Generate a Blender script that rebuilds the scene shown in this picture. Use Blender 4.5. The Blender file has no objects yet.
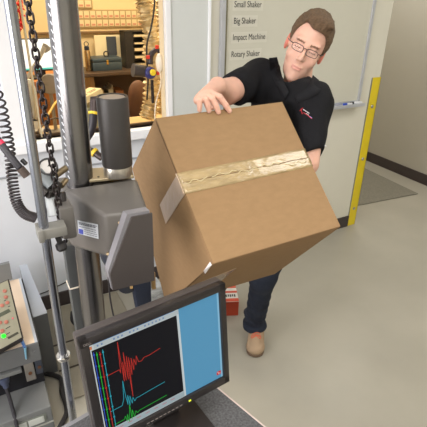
import bpy, bmesh, math, random
import numpy as np
from mathutils import Vector, Matrix, noise
from mathutils.bvhtree import BVHTree
random.seed(7)
scn = bpy.context.scene
COL = scn.collection
V = Vector

# ------------------------------------------------------------------ camera
H = 1.8; F = 448.0; CX = 213.5
CR = V((0.8815, -0.4718, 0.0193)); CU = V((0.1972, 0.4043, 0.8931)); CF = V((0.4292, 0.7834, -0.4495))
CF.normalize(); CR = (CR - CF * CR.dot(CF)).normalized(); CU = CR.cross(CF).normalized()
CAM = V((0, 0, H))
cd = bpy.data.cameras.new('camera'); cam = bpy.data.objects.new('camera', cd); COL.objects.link(cam)
cd.lens = F / 427 * 36; cd.sensor_width = 36; cd.clip_start = .02
m = Matrix((CR, CU, -CF)).transposed().to_4x4(); m.translation = CAM
cam.matrix_world = m; scn.camera = cam
scn.view_settings.view_transform = 'Standard'; scn.view_settings.look = 'None'
scn.view_settings.gamma = 1; scn.view_settings.exposure = 0.0
try: scn.view_settings.use_curve_mapping = False
except Exception: pass

# ------------------------------------------------------------------ world + lights
w = bpy.data.worlds.new('world'); scn.world = w; w.use_nodes = True
w.node_tree.nodes['Background'].inputs[0].default_value = (.9, .95, 1, 1)
w.node_tree.nodes['Background'].inputs[1].default_value = .35
def area(name, loc, rot, sx, sy, power, col=(1, 1, 1)):
    l = bpy.data.lights.new(name, 'AREA'); l.shape = 'RECTANGLE'; l.size = sx; l.size_y = sy
    l.energy = power; l.color = col
    o = bpy.data.objects.new(name, l); COL.objects.link(o); o.location = loc; o.rotation_euler = rot
    return o
area('fixture_light', (.2, .1, 2.70), (0, 0, 0), 1.2, .6, 22, (1, .98, .95))
area('fixture_light', (2.3, .9, 2.70), (0, 0, 0), 1.2, .6, 16, (1, .97, .9))
area('fixture_light', (-1.2, 1.5, 2.70), (0, 0, 0), 1.2, .6, 9, (.95, .98, 1))
area('fixture_light', (1.2, -1.2, 2.70), (0, 0, 0), 1.2, .6, 21, (1, .98, .95))
area('fixture_light', (3.3, 3.3, 2.70), (0, 0, 0), .6, 1.2, 22, (1, .97, .9))
area('window_daylight', (-2.35, .2, 1.7), (0, math.radians(-90), 0), 1.5, 2.4, 98, (1, .95, .94))
area('office_light', (1.1, 3.5, 2.6), (0, 0, 0), 1.6, .8, 50, (1, .86, .64))

# ------------------------------------------------------------------ pixel helpers (measured points -> room metres)
def ray(x, y): return (CF * F + CR * (x - CX) - CU * (y - CX)).normalized()
def at(x, y, Z): return CAM + (CF * F + CR * (x - CX) - CU * (y - CX)) * (Z / F)
def onz(x, y, z=0):
    r = ray(x, y); return CAM + r * ((z - H) / r.z)
def ony(x, y, Y): r = ray(x, y); return CAM + r * (Y / r.y)
def onx(x, y, X): r = ray(x, y); return CAM + r * (X / r.x)
def onplane(x, y, p, n): r = ray(x, y); return CAM + r * ((p - CAM).dot(n) / r.dot(n))

# ------------------------------------------------------------------ materials
def lin(c):
    return tuple(((v / 255) / 12.92 if v / 255 <= .04045 else ((v / 255 + .055) / 1.055) ** 2.4) for v in c)
MATS = {}
def mat(name, rgb, rough=.6, metal=0, noise_amt=.06, scale=12, bump=0, bscale=60, emit=0, spec=.5, coat=0, trans=0, alpha=1, stretch=None, rgb2=None):
    if name in MATS: return MATS[name]
    mt = bpy.data.materials.new(name); mt.use_nodes = True
    nt = mt.node_tree; b = nt.nodes['Principled BSDF']
    c = lin(rgb)
    b.inputs['Roughness'].default_value = rough; b.inputs['Metallic'].default_value = metal
    b.inputs['Specular IOR Level'].default_value = spec
    b.inputs['Coat Weight'].default_value = coat
    b.inputs['Transmission Weight'].default_value = trans
    b.inputs['Alpha'].default_value = alpha
    tc = nt.nodes.new('ShaderNodeTexCoord'); mp = nt.nodes.new('ShaderNodeMapping')
    nt.links.new(tc.outputs['Object'], mp.inputs[0])
    if stretch: mp.inputs['Scale'].default_value = stretch
    n = nt.nodes.new('ShaderNodeTexNoise'); n.inputs['Scale'].default_value = scale; n.inputs['Detail'].default_value = 5
    nt.links.new(mp.outputs[0], n.inputs['Vector'])
    r = nt.nodes.new('ShaderNodeValToRGB'); nt.links.new(n.outputs['Fac'], r.inputs[0])
    r.color_ramp.elements[0].position = .3; r.color_ramp.elements[1].position = .7
    c2 = lin(rgb2) if rgb2 else c
    r.color_ramp.elements[0].color = tuple(v * (1 - noise_amt) for v in c) + (1,)
    r.color_ramp.elements[1].color = tuple(min(1, v * (1 + noise_amt)) for v in c2) + (1,)
    nt.links.new(r.outputs[0], b.inputs['Base Color'])
    if bump:
        n2 = nt.nodes.new('ShaderNodeTexNoise'); n2.inputs['Scale'].default_value = bscale; n2.inputs['Detail'].default_value = 4
        nt.links.new(mp.outputs[0], n2.inputs['Vector'])
        bp = nt.nodes.new('ShaderNodeBump'); bp.inputs['Strength'].default_value = bump; bp.inputs['Distance'].default_value = .01
        nt.links.new(n2.outputs['Fac'], bp.inputs['Height']); nt.links.new(bp.outputs[0], b.inputs['Normal'])
    if emit:
        b.inputs['Emission Color'].default_value = c + (1,); b.inputs['Emission Strength'].default_value = emit
    MATS[name] = mt
    return mt

# ------------------------------------------------------------------ objects
def put(name, bm, m, parent=None, smooth=False, kind=None):
    me = bpy.data.meshes.new(name)
    bmesh.ops.recalc_face_normals(bm, faces=bm.faces[:]); bm.to_mesh(me); bm.free()
    if not isinstance(m, (list, tuple)): m = [m]
    for x in m: me.materials.append(x)
    if smooth:
        for p in me.polygons: p.use_smooth = True
        if smooth == 'auto':
            try: me.set_sharp_from_angle(angle=math.radians(35))
            except Exception: pass
    o = bpy.data.objects.new(name, me); COL.objects.link(o)
    if parent:
        o.parent = parent
        if parent.parent is None: o.matrix_parent_inverse = parent.matrix_basis.inverted()
    if kind: o['kind'] = kind
    return o
def tag(o, label, cat, group=None, kind=None):
    o['label'] = label; o['category'] = cat
    if group: o['group'] = group
    if kind: o['kind'] = kind
    return o
def thing(name, label, cat, loc=(0, 0, 0), group=None):
    o = bpy.data.objects.new(name, None); COL.objects.link(o); o.location = loc; o.empty_display_size = .05
    return tag(o, label, cat, group)
def BM(): return bmesh.new()
def box(bm, lo, hi, M=None, bev=0, seg=2):
    lo = V(lo); hi = V(hi)
    r = bmesh.ops.create_cube(bm, size=1)
    vs = r['verts']
    for v in vs: v.co = V([(lo[i] + hi[i]) / 2 + v.co[i] * (hi[i] - lo[i]) for i in range(3)])
    if bev:
        es = list({e for v in vs for e in v.link_edges})
        rr = bmesh.ops.bevel(bm, geom=es, offset=bev, segments=seg, profile=.5, affect='EDGES')
        vs = list({v for f in rr['faces'] for v in f.verts} | {v for v in vs if v.is_valid})
    if M is not None:
        for v in vs: v.co = M @ v.co
    return vs
def cbox(bm, c, s, M=None, bev=0):
    c = V(c); s = V(s) / 2; return box(bm, c - s, c + s, M, bev)
def frame_from(z, x=None):
    z = V(z).normalized(); x = V(x) if x is not None else (V((1, 0, 0)) if abs(z.x) < .9 else V((0, 1, 0)))
    y = z.cross(x).normalized(); x = y.cross(z).normalized()
    return Matrix((x, y, z)).transposed()
def cyl(bm, a, b, r1, r2=None, n=24, cap=True):
    a = V(a); b = V(b); r2 = r1 if r2 is None else r2
    Fm = frame_from(b - a)
    A = []; B = []
    for i in range(n):
        t = 2 * math.pi * i / n; d = Fm @ V((math.cos(t), math.sin(t), 0))
        A.append(bm.verts.new(a + d * r1)); B.append(bm.verts.new(b + d * r2))
    for i in range(n): bm.faces.new((A[i], A[(i + 1) % n], B[(i + 1) % n], B[i]))
    if cap: bm.faces.new(A[::-1]); bm.faces.new(B)
def lathe(bm, base, axis, prof, n=32):
    base = V(base); Fm = frame_from(axis); rings = []
    for (r, z) in prof:
        rings.append([bm.verts.new(base + Fm @ V((math.cos(2 * math.pi * i / n) * max(r, 1e-5), math.sin(2 * math.pi * i / n) * max(r, 1e-5), z))) for i in range(n)])
    for a, b in zip(rings, rings[1:]):
        for i in range(n): bm.faces.new((a[i], a[(i + 1) % n], b[(i + 1) % n], b[i]))
    bm.faces.new(rings[0][::-1]); bm.faces.new(rings[-1])
def smoothpath(pts, n=8):
    pts = [V(p) for p in pts]; P = [pts[0] * 2 - pts[1]] + pts + [pts[-1] * 2 - pts[-2]]; out = []
    for i in range(1, len(P) - 2):
        for k in range(n):
            t = k / n; a, b, c, d = P[i - 1:i + 3]
            out.append(.5 * ((2 * b) + (c - a) * t + (2 * a - 5 * b + 4 * c - d) * t * t + (3 * b - a - 3 * c + d) * t ** 3))
    out.append(pts[-1]); return out
def tube(bm, pts, r, n=8, closed=False, smooth=0):
    pts = smoothpath(pts, smooth) if smooth else [V(p) for p in pts]
    N = len(pts); rings = []; up = None
    for i, p in enumerate(pts):
        if closed: t = pts[(i + 1) % N] - pts[i - 1]
        else: t = pts[min(i + 1, N - 1)] - pts[max(i - 1, 0)]
        t.normalize()
        if up is None: up = V((0, 0, 1)) if abs(t.z) < .9 else V((1, 0, 0))
        s = t.cross(up).normalized(); up = s.cross(t).normalized()
        rr = r(i / (N - 1)) if callable(r) else r
        rings.append([bm.verts.new(p + (s * math.cos(2 * math.pi * k / n) + up * math.sin(2 * math.pi * k / n)) * rr) for k in range(n)])
    rng = range(N) if closed else range(N - 1)
    for i in rng:
        a = rings[i]; b = rings[(i + 1) % N]
        for k in range(n): bm.faces.new((a[k], a[(k + 1) % n], b[(k + 1) % n], b[k]))
    if not closed: bm.faces.new(rings[0][::-1]); bm.faces.new(rings[-1])
def prism(bm, poly, d, mi=0):
    """closed polygon of 3D points extruded by vector d"""
    a = [bm.verts.new(V(p)) for p in poly]; b = [bm.verts.new(V(p) + V(d)) for p in poly]; n = len(a)
    fs = [bm.faces.new(a[::-1]), bm.faces.new(b)]
    for i in range(n): fs.append(bm.faces.new((a[i], a[(i + 1) % n], b[(i + 1) % n], b[i])))
    for f in fs: f.material_index = mi
    return fs
def bevel_all(bm, w, seg=2):
    bmesh.ops.bevel(bm, geom=bm.edges[:], offset=w, segments=seg, profile=.5, affect='EDGES')
def text_obj(name, s, size, M, m, parent=None, depth=.0006, shear=0, align='LEFT', sx=1.0):
    cu = bpy.data.curves.new(name, 'FONT'); cu.body = s; cu.size = size; cu.extrude = depth; cu.shear = shear; cu.align_x = align; cu.offset = 0
    to = bpy.data.objects.new(name + '_t', cu); COL.objects.link(to)
    dg = bpy.context.evaluated_depsgraph_get(); me = bpy.data.meshes.new_from_object(to.evaluated_get(dg))
    bpy.data.objects.remove(to); bpy.data.curves.remove(cu)
    me.transform(M @ Matrix.Diagonal((sx, 1, 1, 1))); me.materials.clear(); me.materials.append(m); me.name = name
    o = bpy.data.objects.new(name, me); COL.objects.link(o)
    if parent:
        o.parent = parent
        if parent.parent is None: o.matrix_parent_inverse = parent.matrix_basis.inverted()
    return o
def basis(o, x, y, z):
    m = Matrix((V(x).normalized(), V(y).normalized(), V(z).normalized())).transposed().to_4x4(); m.translation = V(o); return m

# ------------------------------------------------------------------ implicit surfaces (for bodies, clothes, shoes)
def seg(P, a, b, ra, rb):
    a = np.array(a, dtype=np.float32); b = np.array(b, dtype=np.float32); ab = b - a
    t = np.clip(((P - a) @ ab) / (ab @ ab), 0, 1)
    return np.linalg.norm(P - a - t[..., None] * ab, axis=-1) - (ra + (rb - ra) * t)
def ell(P, c, r, Rm=None):
    q = P - np.array(c, dtype=np.float32)
    if Rm is not None: q = q @ np.array(Rm, dtype=np.float32)      # columns = local axes
    r = np.array(r, dtype=np.float32)
    k0 = np.linalg.norm(q / r, axis=-1); k1 = np.linalg.norm(q / (r * r), axis=-1) + 1e-9
    return k0 * (k0 - 1) / k1
def smin(a, b, k):
    h = np.clip(.5 + .5 * (b - a) / k, 0, 1); return b + (a - b) * h - k * h * (1 - h)
def smax(a, b, k): return -smin(-a, -b, k)
def nets(f, lo, hi, h):
    lo = np.array(lo, dtype=np.float32); hi = np.array(hi, dtype=np.float32)
    n = np.ceil((hi - lo) / h).astype(int) + 1
    ax = [lo[i] + np.arange(n[i], dtype=np.float32) * h for i in range(3)]
    G = np.stack(np.meshgrid(*ax, indexing='ij'), -1)
    D = np.empty(tuple(n), np.float32)
    for s in range(0, n[0], 24): D[s:s + 24] = f(G[s:s + 24])
    ins = D < 0
    acc = np.zeros(tuple(n - 1) + (3,), np.float32); cnt = np.zeros(tuple(n - 1), np.float32)
    def sl(off, ext): return tuple(slice(o, o + e) for o, e in zip(off, ext))
    ext = n - 1
    for a in range(3):
        for o1 in (0, 1):
            for o2 in (0, 1):
                off = [0, 0, 0]; oth = [i for i in range(3) if i != a]; off[oth[0]] = o1; off[oth[1]] = o2
                off2 = list(off); off2[a] = 1
                d0 = D[sl(off, ext)]; d1 = D[sl(off2, ext)]
                x = (d0 < 0) != (d1 < 0)
                t = np.where(x, d0 / np.where(x, d0 - d1, 1), 0)
                for i in range(3):
                    v = (off[i] if i != a else t)
                    acc[..., i] += np.where(x, v, 0)
                cnt += x
    act = cnt > 0; idx = -np.ones(tuple(n - 1), int); idx[act] = np.arange(act.sum())
    cells = np.argwhere(act); verts = lo + (cells + acc[act] / cnt[act][:, None]) * h
    faces = []
    for a in range(3):
        oth = [i for i in range(3) if i != a]; b, c = oth
        e0 = [0, 0, 0]; e1 = [0, 0, 0]; e1[a] = 1
        ex = n.copy(); ex[a] -= 1
        s0 = ins[sl([0, 0, 0], ex)]; s1 = ins[sl(e1, ex)]
        w_ = np.argwhere(s0 != s1)
        w_ = w_[(w_[:, b] > 0) & (w_[:, c] > 0) & (w_[:, b] < n[b] - 1) & (w_[:, c] < n[c] - 1)]
        def id_(db, dc):
            q = w_.copy(); q[:, b] -= db; q[:, c] -= dc; return idx[q[:, 0], q[:, 1], q[:, 2]]
        q = np.stack([id_(1, 1), id_(0, 1), id_(0, 0), id_(1, 0)], 1)
        fl = s0[w_[:, 0], w_[:, 1], w_[:, 2]]
        if a == 1: fl = ~fl
        q[~fl] = q[~fl][:, ::-1]
        faces.append(q)
    return verts, np.concatenate(faces)
def join_np(parts):
    vs = []; fs = []; o = 0
    for v, f in parts: vs.append(v); fs.append(f + o); o += len(v)
    return np.concatenate(vs), np.concatenate(fs)
def put_np(name, vf, mats, parent=None, matfn=None):
    v, f = vf
    me = bpy.data.meshes.new(name); me.from_pydata(v.tolist(), [], f.tolist()); me.update()
    if not isinstance(mats, (list, tuple)): mats = [mats]
    for x in mats: me.materials.append(x)
    me.polygons.foreach_set('use_smooth', [True] * len(me.polygons))
    if matfn is not None:
        cen = v[f].mean(1); me.polygons.foreach_set('material_index', matfn(cen).astype(int))
    o = bpy.data.objects.new(name, me); COL.objects.link(o)
    if parent:
        o.parent = parent; root = parent
        if parent.parent is None: o.matrix_parent_inverse = parent.matrix_basis.inverted()
    return o

# ================================================================== THE SETTING
YW = 2.43; XC = 2.715
M_floor = mat('polished_concrete', (170, 165, 152), .3, noise_amt=.07, scale=2.2, bump=.02, bscale=40, spec=.35)
M_wall = mat('cream_wall_paint', (214, 211, 197), .7, noise_amt=.01, bump=.03, bscale=90)
M_wallL = mat('white_wall_paint', (214, 218, 225), .6, noise_amt=.01, bump=.02, bscale=80)
M_white = mat('white_trim_paint', (240, 242, 246), .45, noise_amt=.01)
M_base = mat('dark_brown_baseboard', (62, 54, 54), .5, noise_amt=.08)
M_beige = mat('beige_wall_paint', (176, 172, 161), .75, noise_amt=.01, bump=.05, bscale=120)
M_yell = mat('warm_office_wall', (232, 208, 158), .7, noise_amt=.02)
M_ceil = mat('ceiling_tile', (225, 225, 220), .9, noise_amt=.03)
def struct(name, lo, hi, m, bev=0):
    bm = BM(); box(bm, lo, hi, bev=bev); return put(name, bm, m, kind='structure')
struct('floor', (-2.5, -2.6, -.1), (5.2, 5.2, 0), M_floor)
# ceiling
struct('ceiling', (-2.5, -2.6, 2.75), (5.2, 5.2, 2.85), M_ceil)
# wall with the opening: pieces joined into one
ox0, ox1, oz0, oz1 = .25, 1.0, 1.072, 2.05
bm = BM()
box(bm, (-2.5, YW, 0), (ox0, YW + .06, 2.75)); box(bm, (ox1, YW, 0), (1.27, YW + .06, 2.75))
box(bm, (ox0, YW, 0), (ox1, YW + .06, oz0)); box(bm, (ox0, YW, oz1), (ox1, YW + .06, 2.75))
put('wall_back', bm, M_wallL, kind='structure')
struct('wall_right', (1.27, YW, 0), (XC, YW + .14, 2.75), M_wall)
struct('trim_1', (1.03, YW - .022, 0), (1.265, YW, 2.75), mat('pale_grey_panel', (206, 210, 208), .55, noise_amt=.01), .003)
struct('trim_2', (1.258, YW - .03, 0), (1.275, YW, 2.75), M_white, .003)
# corridor wall, far walls, side walls
struct('wall_corridor', (4.03, -2.6, 0), (4.15, 5.2, 2.75), M_beige)
struct('wall_far', (2.0, 5.0, 0), (4.03, 5.1, 2.75), M_beige)
struct('wall_left', (-2.5, -2.6, 0), (-2.4, 5.2, 2.75), M_wallL)
struct('wall_front', (-2.4, -2.6, 0), (4.03, -2.5, 2.75), M_wall)
struct('wall_office', (-1.4, 4.75, 0), (2.0, 4.85, 2.75), M_yell)
struct('wall_office_side', (2.0, YW + .14, 0), (2.1, 5.1, 2.75), M_yell)
struct('wall_office_left', (-1.5, YW + .06, 0), (-1.4, 4.85, 2.75), M_yell)
# baseboards
struct('baseboard_back', (-2.4, YW - .012, 0), (1.03, YW, .10), M_base, .002)
struct('baseboard_right', (1.275, YW - .012, 0), (XC - .08, YW, .10), M_base, .002)
struct('baseboard_corridor', (4.018, -2.5, 0), (4.03, 5.0, .11), M_base, .002)
# window casing
M_case = mat('white_casing', (240, 241, 244), .4, noise_amt=.01)
bm = BM()
box(bm, (ox0 - .105, YW - .03, oz0 - .02), (ox0, YW, oz1 + .09), bev=.004)
box(bm, (ox1, YW - .03, oz0 - .02), (ox1 + .032, YW, oz1 + .09), bev=.004)
box(bm, (ox0 - .105, YW - .03, oz1), (ox1 + .032, YW, oz1 + .09), bev=.004)
put('trim_3', bm, M_case, kind='structure')
struct('window_sill', (ox0 - .12, YW - .05, oz0 - .055), (ox1 + .06, YW + .06, oz0), M_white, .006)
bm = BM(); cream = mat('cream_jamb', (228, 214, 184), .5, noise_amt=.02)
box(bm, (ox0, YW, oz0), (ox0 + .010, YW + .06, oz1)); box(bm, (ox1 - .004, YW, oz0), (ox1, YW + .06, oz1))
box(bm, (ox0 + .044, YW + .03, oz0), (ox0 + .052, YW + .06, oz1))
put('window_frame', bm, cream, kind='structure')
bm = BM(); box(bm, (ox0, YW + .035, oz0), (ox1, YW + .055, oz0 + .014))
put('window_rail', bm, mat('dark_bronze_rail', (70, 52, 36), .4, .3), kind='structure')
# wainscot seam on the lower wall, a thin grey strip
struct('trim_4', (-2.4, YW - .008, .888), (1.03, YW, .898), mat('grey_seam_strip', (150, 154, 160), .6), .002)

# yellow corner guard
t = thing('corner_guard', 'yellow painted metal corner guard screwed to the wall end beside the grey mat', 'corner guard', (XC, YW, 0))
bm = BM(); M_y = mat('yellow_enamel', (222, 198, 30), .35, noise_amt=.05)
box(bm, (XC - .075, YW - .006, .0), (XC + .006, YW, 1.235), bev=.0015)
box(bm, (XC, YW - .006, .0), (XC + .006, YW + .075, 1.235), bev=.0015)
put('angle_plate', bm, M_y, t)
bm = BM(); box(bm, (XC - .083, YW - .004, 0), (XC - .075, YW, 1.235))
put('edge_strip', bm, mat('grey_metal_strip', (150, 152, 156), .35, .8), t)  # narrow grey strip along the left edge of the guard
for z in (.16, .60, 1.02):
    bm = BM(); lathe(bm, (XC - .035, YW - .006, z), (0, -1, 0), [(.014, 0), (.013, .003), (.008, .006), (.001, .007)], 16)
    put('screw', bm, mat('steel_screw', (170, 172, 176), .3, .9), t, True)

# floor mat in the corridor
bm = BM(); a = [(2.80, 2.70), (3.76, 2.62), (3.80, 3.45), (2.80, 3.45)]
prism(bm, [(x, y, .001) for x, y in a], (0, 0, .009)); bevel_all(bm, .003, 1)
o = put('floor_mat', bm, mat('grey_mat_ribbed', (128, 124, 112), .95, noise_amt=.12, scale=60, bump=.4, bscale=220)); tag(o, 'flat grey entrance mat on the floor behind the yellow corner guard', 'mat')

# whiteboard
X0, X1, Z0, Z1 = 1.345, 2.515, 1.075, 2.28
t = thing('whiteboard', 'large wall-mounted whiteboard with an aluminium frame and black lettering', 'whiteboard', (1.9, YW, 1.07))
M_alu = mat('brushed_aluminium', (200, 203, 210), .4, .55, .05)
bm = BM(); box(bm, (X0, YW - .014, Z0), (X1, YW - .002, Z1)); put('writing_surface', bm, mat('whiteboard_enamel', (199, 197, 183), .25, noise_amt=.01, spec=.4), t)
bm = BM()
box(bm, (X0 - .004, YW - .028, Z0 - .012), (X0 + .026, YW, Z1 + .012), bev=.004); box(bm, (X1 - .012, YW - .024, Z0 - .012), (X1 + .012, YW, Z1 + .012), bev=.002)
box(bm, (X0 - .012, YW - .024, Z0 - .012), (X1 + .012, YW, Z0 + .010), bev=.002); box(bm, (X0 - .012, YW - .024, Z1 - .01), (X1 + .012, YW, Z1 + .012), bev=.002)
put('frame', bm, M_alu, t)
bm = BM(); box(bm, (X0 + .026, YW - .021, Z0), (X0 + .038, YW - .014, Z1)); put('side_rail', bm, mat('olive_side_rail', (120, 116, 92), .5, .2), t)
bm = BM(); box(bm, (1.75, YW - .085, Z0 - .018), (X1 + .002, YW - .02, Z0 - .008), bev=.002); box(bm, (1.75, YW - .088, Z0 - .018), (X1 + .002, YW - .082, Z0 + .004), bev=.002)
put('tray', bm, M_alu, t)
M_ink = mat('black_lettering', (20, 20, 22), .6)
M_strip = mat('label_strip', (201, 199, 186), .4, noise_amt=.01)
for s, px, py, hgt, ex in (('Small Shaker', 234.5, 7.3, .047, 261.5), ('Big Shaker', 234.0, 23.8, .047, 255.8), ('Impact Machine', 233.0, 40.2, .047, 265), ('Rotary Shaker', 231.5, 57.2, .047, 259.5)):
    p = ony(px, py, YW - .016); e = ony(ex, py, YW - .016)
    tx = text_obj('lettering', s, hgt, basis((0, 0, 0), (1, 0, 0), (0, 0, 1), (0, -1, 0)), M_ink, t)
    xs = [v.co.x for v in tx.data.vertices]; wdt = max(xs) - min(xs)
    k = (e.x - p.x) / wdt
    for v in tx.data.vertices: v.co = V((p.x + (v.co.x - min(xs)) * k, YW - .0155 + v.co.y, p.z + v.co.z))
    bm = BM(); box(bm, (p.x - .012, YW - .0152, p.z - .018), (e.x + .012, YW - .0142, p.z + .044)); put('label_strip', bm, M_strip, t)
# markers on the tray
for i, (dx, c) in enumerate(((.0, (40, 80, 200)), (.075, (30, 30, 34)), (.12, (235, 235, 235)))):
    bm = BM(); x = 2.34 + dx; z = Z0 + .0015; y = YW - .055
    if i < 2:
        cyl(bm, (x, y + i * .012, z), (x + .075, y + i * .012, z), .0085, n=12); put_m = [mat('marker_body_white', (235, 236, 238), .3), mat('marker_cap_%d' % i, c, .35)]
        o = put('marker_pen', bm, put_m[0], None, 'auto')
        bm = BM(); cyl(bm, (x - .001, y + i * .012, z), (x + .026, y + i * .012, z), .0093, n=12); put('cap', bm, put_m[1], o, 'auto')
        tag(o, ('blue' if i == 0 else 'black') + '-capped white marker pen lying in the whiteboard tray', 'marker', 'markers in the whiteboard tray')
    else:
        box(bm, (x + .0, y - .01, z - .009), (x + .05, y + .02, z + .008), bev=.003)
        o = put('board_eraser', bm, mat('white_eraser', (226, 228, 232), .5)); tag(o, 'small white board eraser at the right end of the whiteboard tray', 'eraser')

# ceiling light fixtures (real troffers)
M_diff = mat('light_diffuser', (255, 252, 245), .4, emit=2.2); M_tro = mat('white_troffer', (235, 235, 235), .5)
for i, (x, y, rz) in enumerate(((.2, .1, 0), (2.3, .9, 0), (-1.2, 1.5, 0), (1.2, -1.2, 0), (3.3, 3.3, 0))):
    f = thing('ceiling_light', 'recessed rectangular ceiling light panel overhead', 'ceiling light', (x, y, 2.72), 'recessed ceiling lights')
    bm = BM(); box(bm, (x - .63, y - .33, 2.725), (x + .63, y + .33, 2.75), bev=.003); put('housing', bm, M_tro, f)
    bm = BM(); box(bm, (x - .6, y - .3, 2.719), (x + .6, y + .3, 2.726)); put('diffuser', bm, M_diff, f)


# ================================================================== THE OFFICE BEHIND THE WINDOW
YO = 4.75
# strip ledge + tag board on the far wall
def Po(x, y, Y=YO): return ony(x, y, Y)
t = thing('tag_board', 'long cream board holding rows of small pale tags with red print on the office wall', 'tag board', (1.2, YO, 1.4))
a = Po(74, 9.5); b = Po(160, 27); zt = Po(100, 9.5).z; zb = Po(100, 27.5).z
bm = BM(); box(bm, (a.x - .05, YO - .02, zb), (b.x + .15, YO, zt), bev=.002); put('backing', bm, mat('tag_board_tan', (176, 152, 108), .6, noise_amt=.05), t)
bm = BM(); box(bm, (a.x - .05, YO - .02, zt + .01), (Po(92, 4).x, YO, zt + .09), bev=.002); put('backing', bm, MATS['tag_board_tan'], t)
M_tag = mat('tag_cream', (232, 210, 164), .5); M_tagr = mat('tag_red_print', (206, 146, 116), .6)
hh = (zt - zb)
def tagrow(x0, x1, z0, z1, n):
    wd = (x1 - x0) / n; bm = BM(); hz = z1 - z0
    box(bm, (wd * .1, YO - .026, 0), (wd * .9, YO - .02, hz))
    for f in bm.faces: f.material_index = 0
    k0 = len(bm.faces); box(bm, (wd * .22, YO - .028, hz * .12), (wd * .78, YO - .026, hz * .42)); bm.faces.ensure_lookup_table()
    for f in bm.faces[k0:]: f.material_index = 1
    first = put('tag', bm, [M_tag, M_tagr], t)
    for i in range(n):
        o = first
        if i: o = first.copy(); COL.objects.link(o); o.parent = t; o.matrix_parent_inverse = t.matrix_basis.inverted()
        o.matrix_basis = Matrix.Translation((x0 + wd * i, 0, z0))
tagrow(a.x - .04, b.x + .1, zb + .08 * hh, zb + .44 * hh, 17); tagrow(a.x - .04, b.x + .1, zb + .54 * hh, zb + .92 * hh, 17)
tagrow(a.x - .04, Po(91, 4).x, zt + .02, zt + .08, 3)
bm = BM(); z = Po(100, 31.5).z
box(bm, (a.x - .4, YO - .05, z - .012), (Po(160, 30).x + .1, YO, z + .006), bev=.002)
o = put('wall_ledge', bm, mat('brown_ledge', (120, 92, 58), .5)); tag(o, 'thin brown ledge running along the office wall under the tag board', 'ledge')
# counter with things on it
YT = 4.3; pT = ony(105, 72.5, YT); ZT = pT.z
t = thing('office_counter', 'dark wooden counter in the yellow-lit office carrying a teal box and flask', 'counter', (1.1, YT, 0))
M_wd = mat('dark_counter_wood', (84, 66, 50), .4, noise_amt=.2, scale=8, stretch=(1, 8, 8))
xl = ony(80, 70, YT).x; xr = 1.95
bm = BM(); box(bm, (xl, YT, ZT - .035), (xr, YO - .06, ZT), bev=.006); put('worktop', bm, M_wd, t)
bm = BM(); box(bm, (xl + .10, YT + .08, 0), (xl + .14, YO - .08, ZT - .035)); put('side_panel', bm, mat('counter_side_tan', (176, 140, 96), .6), t)
bm = BM(); box(bm, (xr - .05, YT + .05, 0), (xr, YO - .08, ZT - .035)); put('side_panel', bm, M_wd, t)
bm = BM(); box(bm, (xl + .14, YO - .14, .0), (xr - .05, YO - .1, ZT - .035)); put('back_panel', bm, mat('brown_back_panel', (96, 74, 56), .6), t)
bm = BM(); box(bm, (xl + .14, YT + .1, ZT - .34), (xr - .05, YO - .14, ZT - .32)); put('shelf', bm, M_wd, t)
# clutter under the counter
for i, (px0, px1, dz, hz, c, nm, lb) in enumerate(((96, 104, .02, .10, (196, 168, 120), 'paper_carton', 'small tan carton on the shelf below the counter'),
        (106, 110, .02, .14, (214, 206, 184), 'paper_stack', 'pale papers standing on the shelf under the teal box'),
        (113, 121, .02, .12, (150, 98, 60), 'storage_carton', 'brown carton on the shelf under the right side of the teal box'))):
    bm = BM(); x0 = ony(px0, 85, YT + .2).x; x1 = ony(px1, 85, YT + .2).x
    box(bm, (x0, YT + .12, ZT - .32), (x1, YT + .3, ZT - .32 + hz), bev=.004)
    if i == 0: box(bm, (x0 + .01, YT + .15, ZT - .32 + hz), (x1 - .02, YT + .24, ZT - .32 + hz + .03), bev=.003)
    if i == 1:
        for k in range(4): box(bm, (x0 + .012 * k, YT + .118 - .004 * k, ZT - .32), (x0 + .012 * k + .004, YT + .27, ZT - .2 + .02 * k))
    if i == 2: box(bm, (x0 + (x1 - x0) * .45, YT + .119, ZT - .32), (x0 + (x1 - x0) * .55, YT + .12, ZT - .32 + hz))
    o = put(nm, bm, mat(nm + '_m', c, .7, noise_amt=.1)); tag(o, lb, 'box')
# teal box
YB = YT + .09
a = ony(93.5, 71, YB); b = ony(122.5, 71, YB); hz = .115
t = thing('cash_box', 'teal metal cash box on the dark office counter', 'box', ((a.x + b.x) / 2, YB, ZT))
M_teal = mat('teal_enamel', (66, 80, 88), .4, .2)
bm = BM(); box(bm, (a.x, YB, ZT), (b.x, YB + .2, ZT + hz * .68), bev=.005); put('box_body', bm, M_teal, t, 'auto')
bm = BM(); box(bm, (a.x - .003, YB - .003, ZT + hz * .7), (b.x + .003, YB + .203, ZT + hz), bev=.008); put('lid', bm, M_teal, t, 'auto')
bm = BM(); box(bm, ((a.x + b.x) / 2 - .01, YB - .008, ZT + hz * .5), ((a.x + b.x) / 2 + .01, YB, ZT + hz * .85), bev=.002); put('latch', bm, mat('brass_latch', (214, 170, 80), .3, .8), t)
bm = BM(); p = ony(106.5, 57, YB + .08); tube(bm, [(p.x + .024 * math.cos(k * .3927), YB + .08, ZT + hz + .026 + .024 * math.sin(k * .3927)) for k in range(16)], .006, 8, True)
o = put('tape_ring', bm, mat('black_ring', (40, 36, 34), .5), None, True); tag(o, 'small black ring standing on top of the teal cash box', 'ring')
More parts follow.
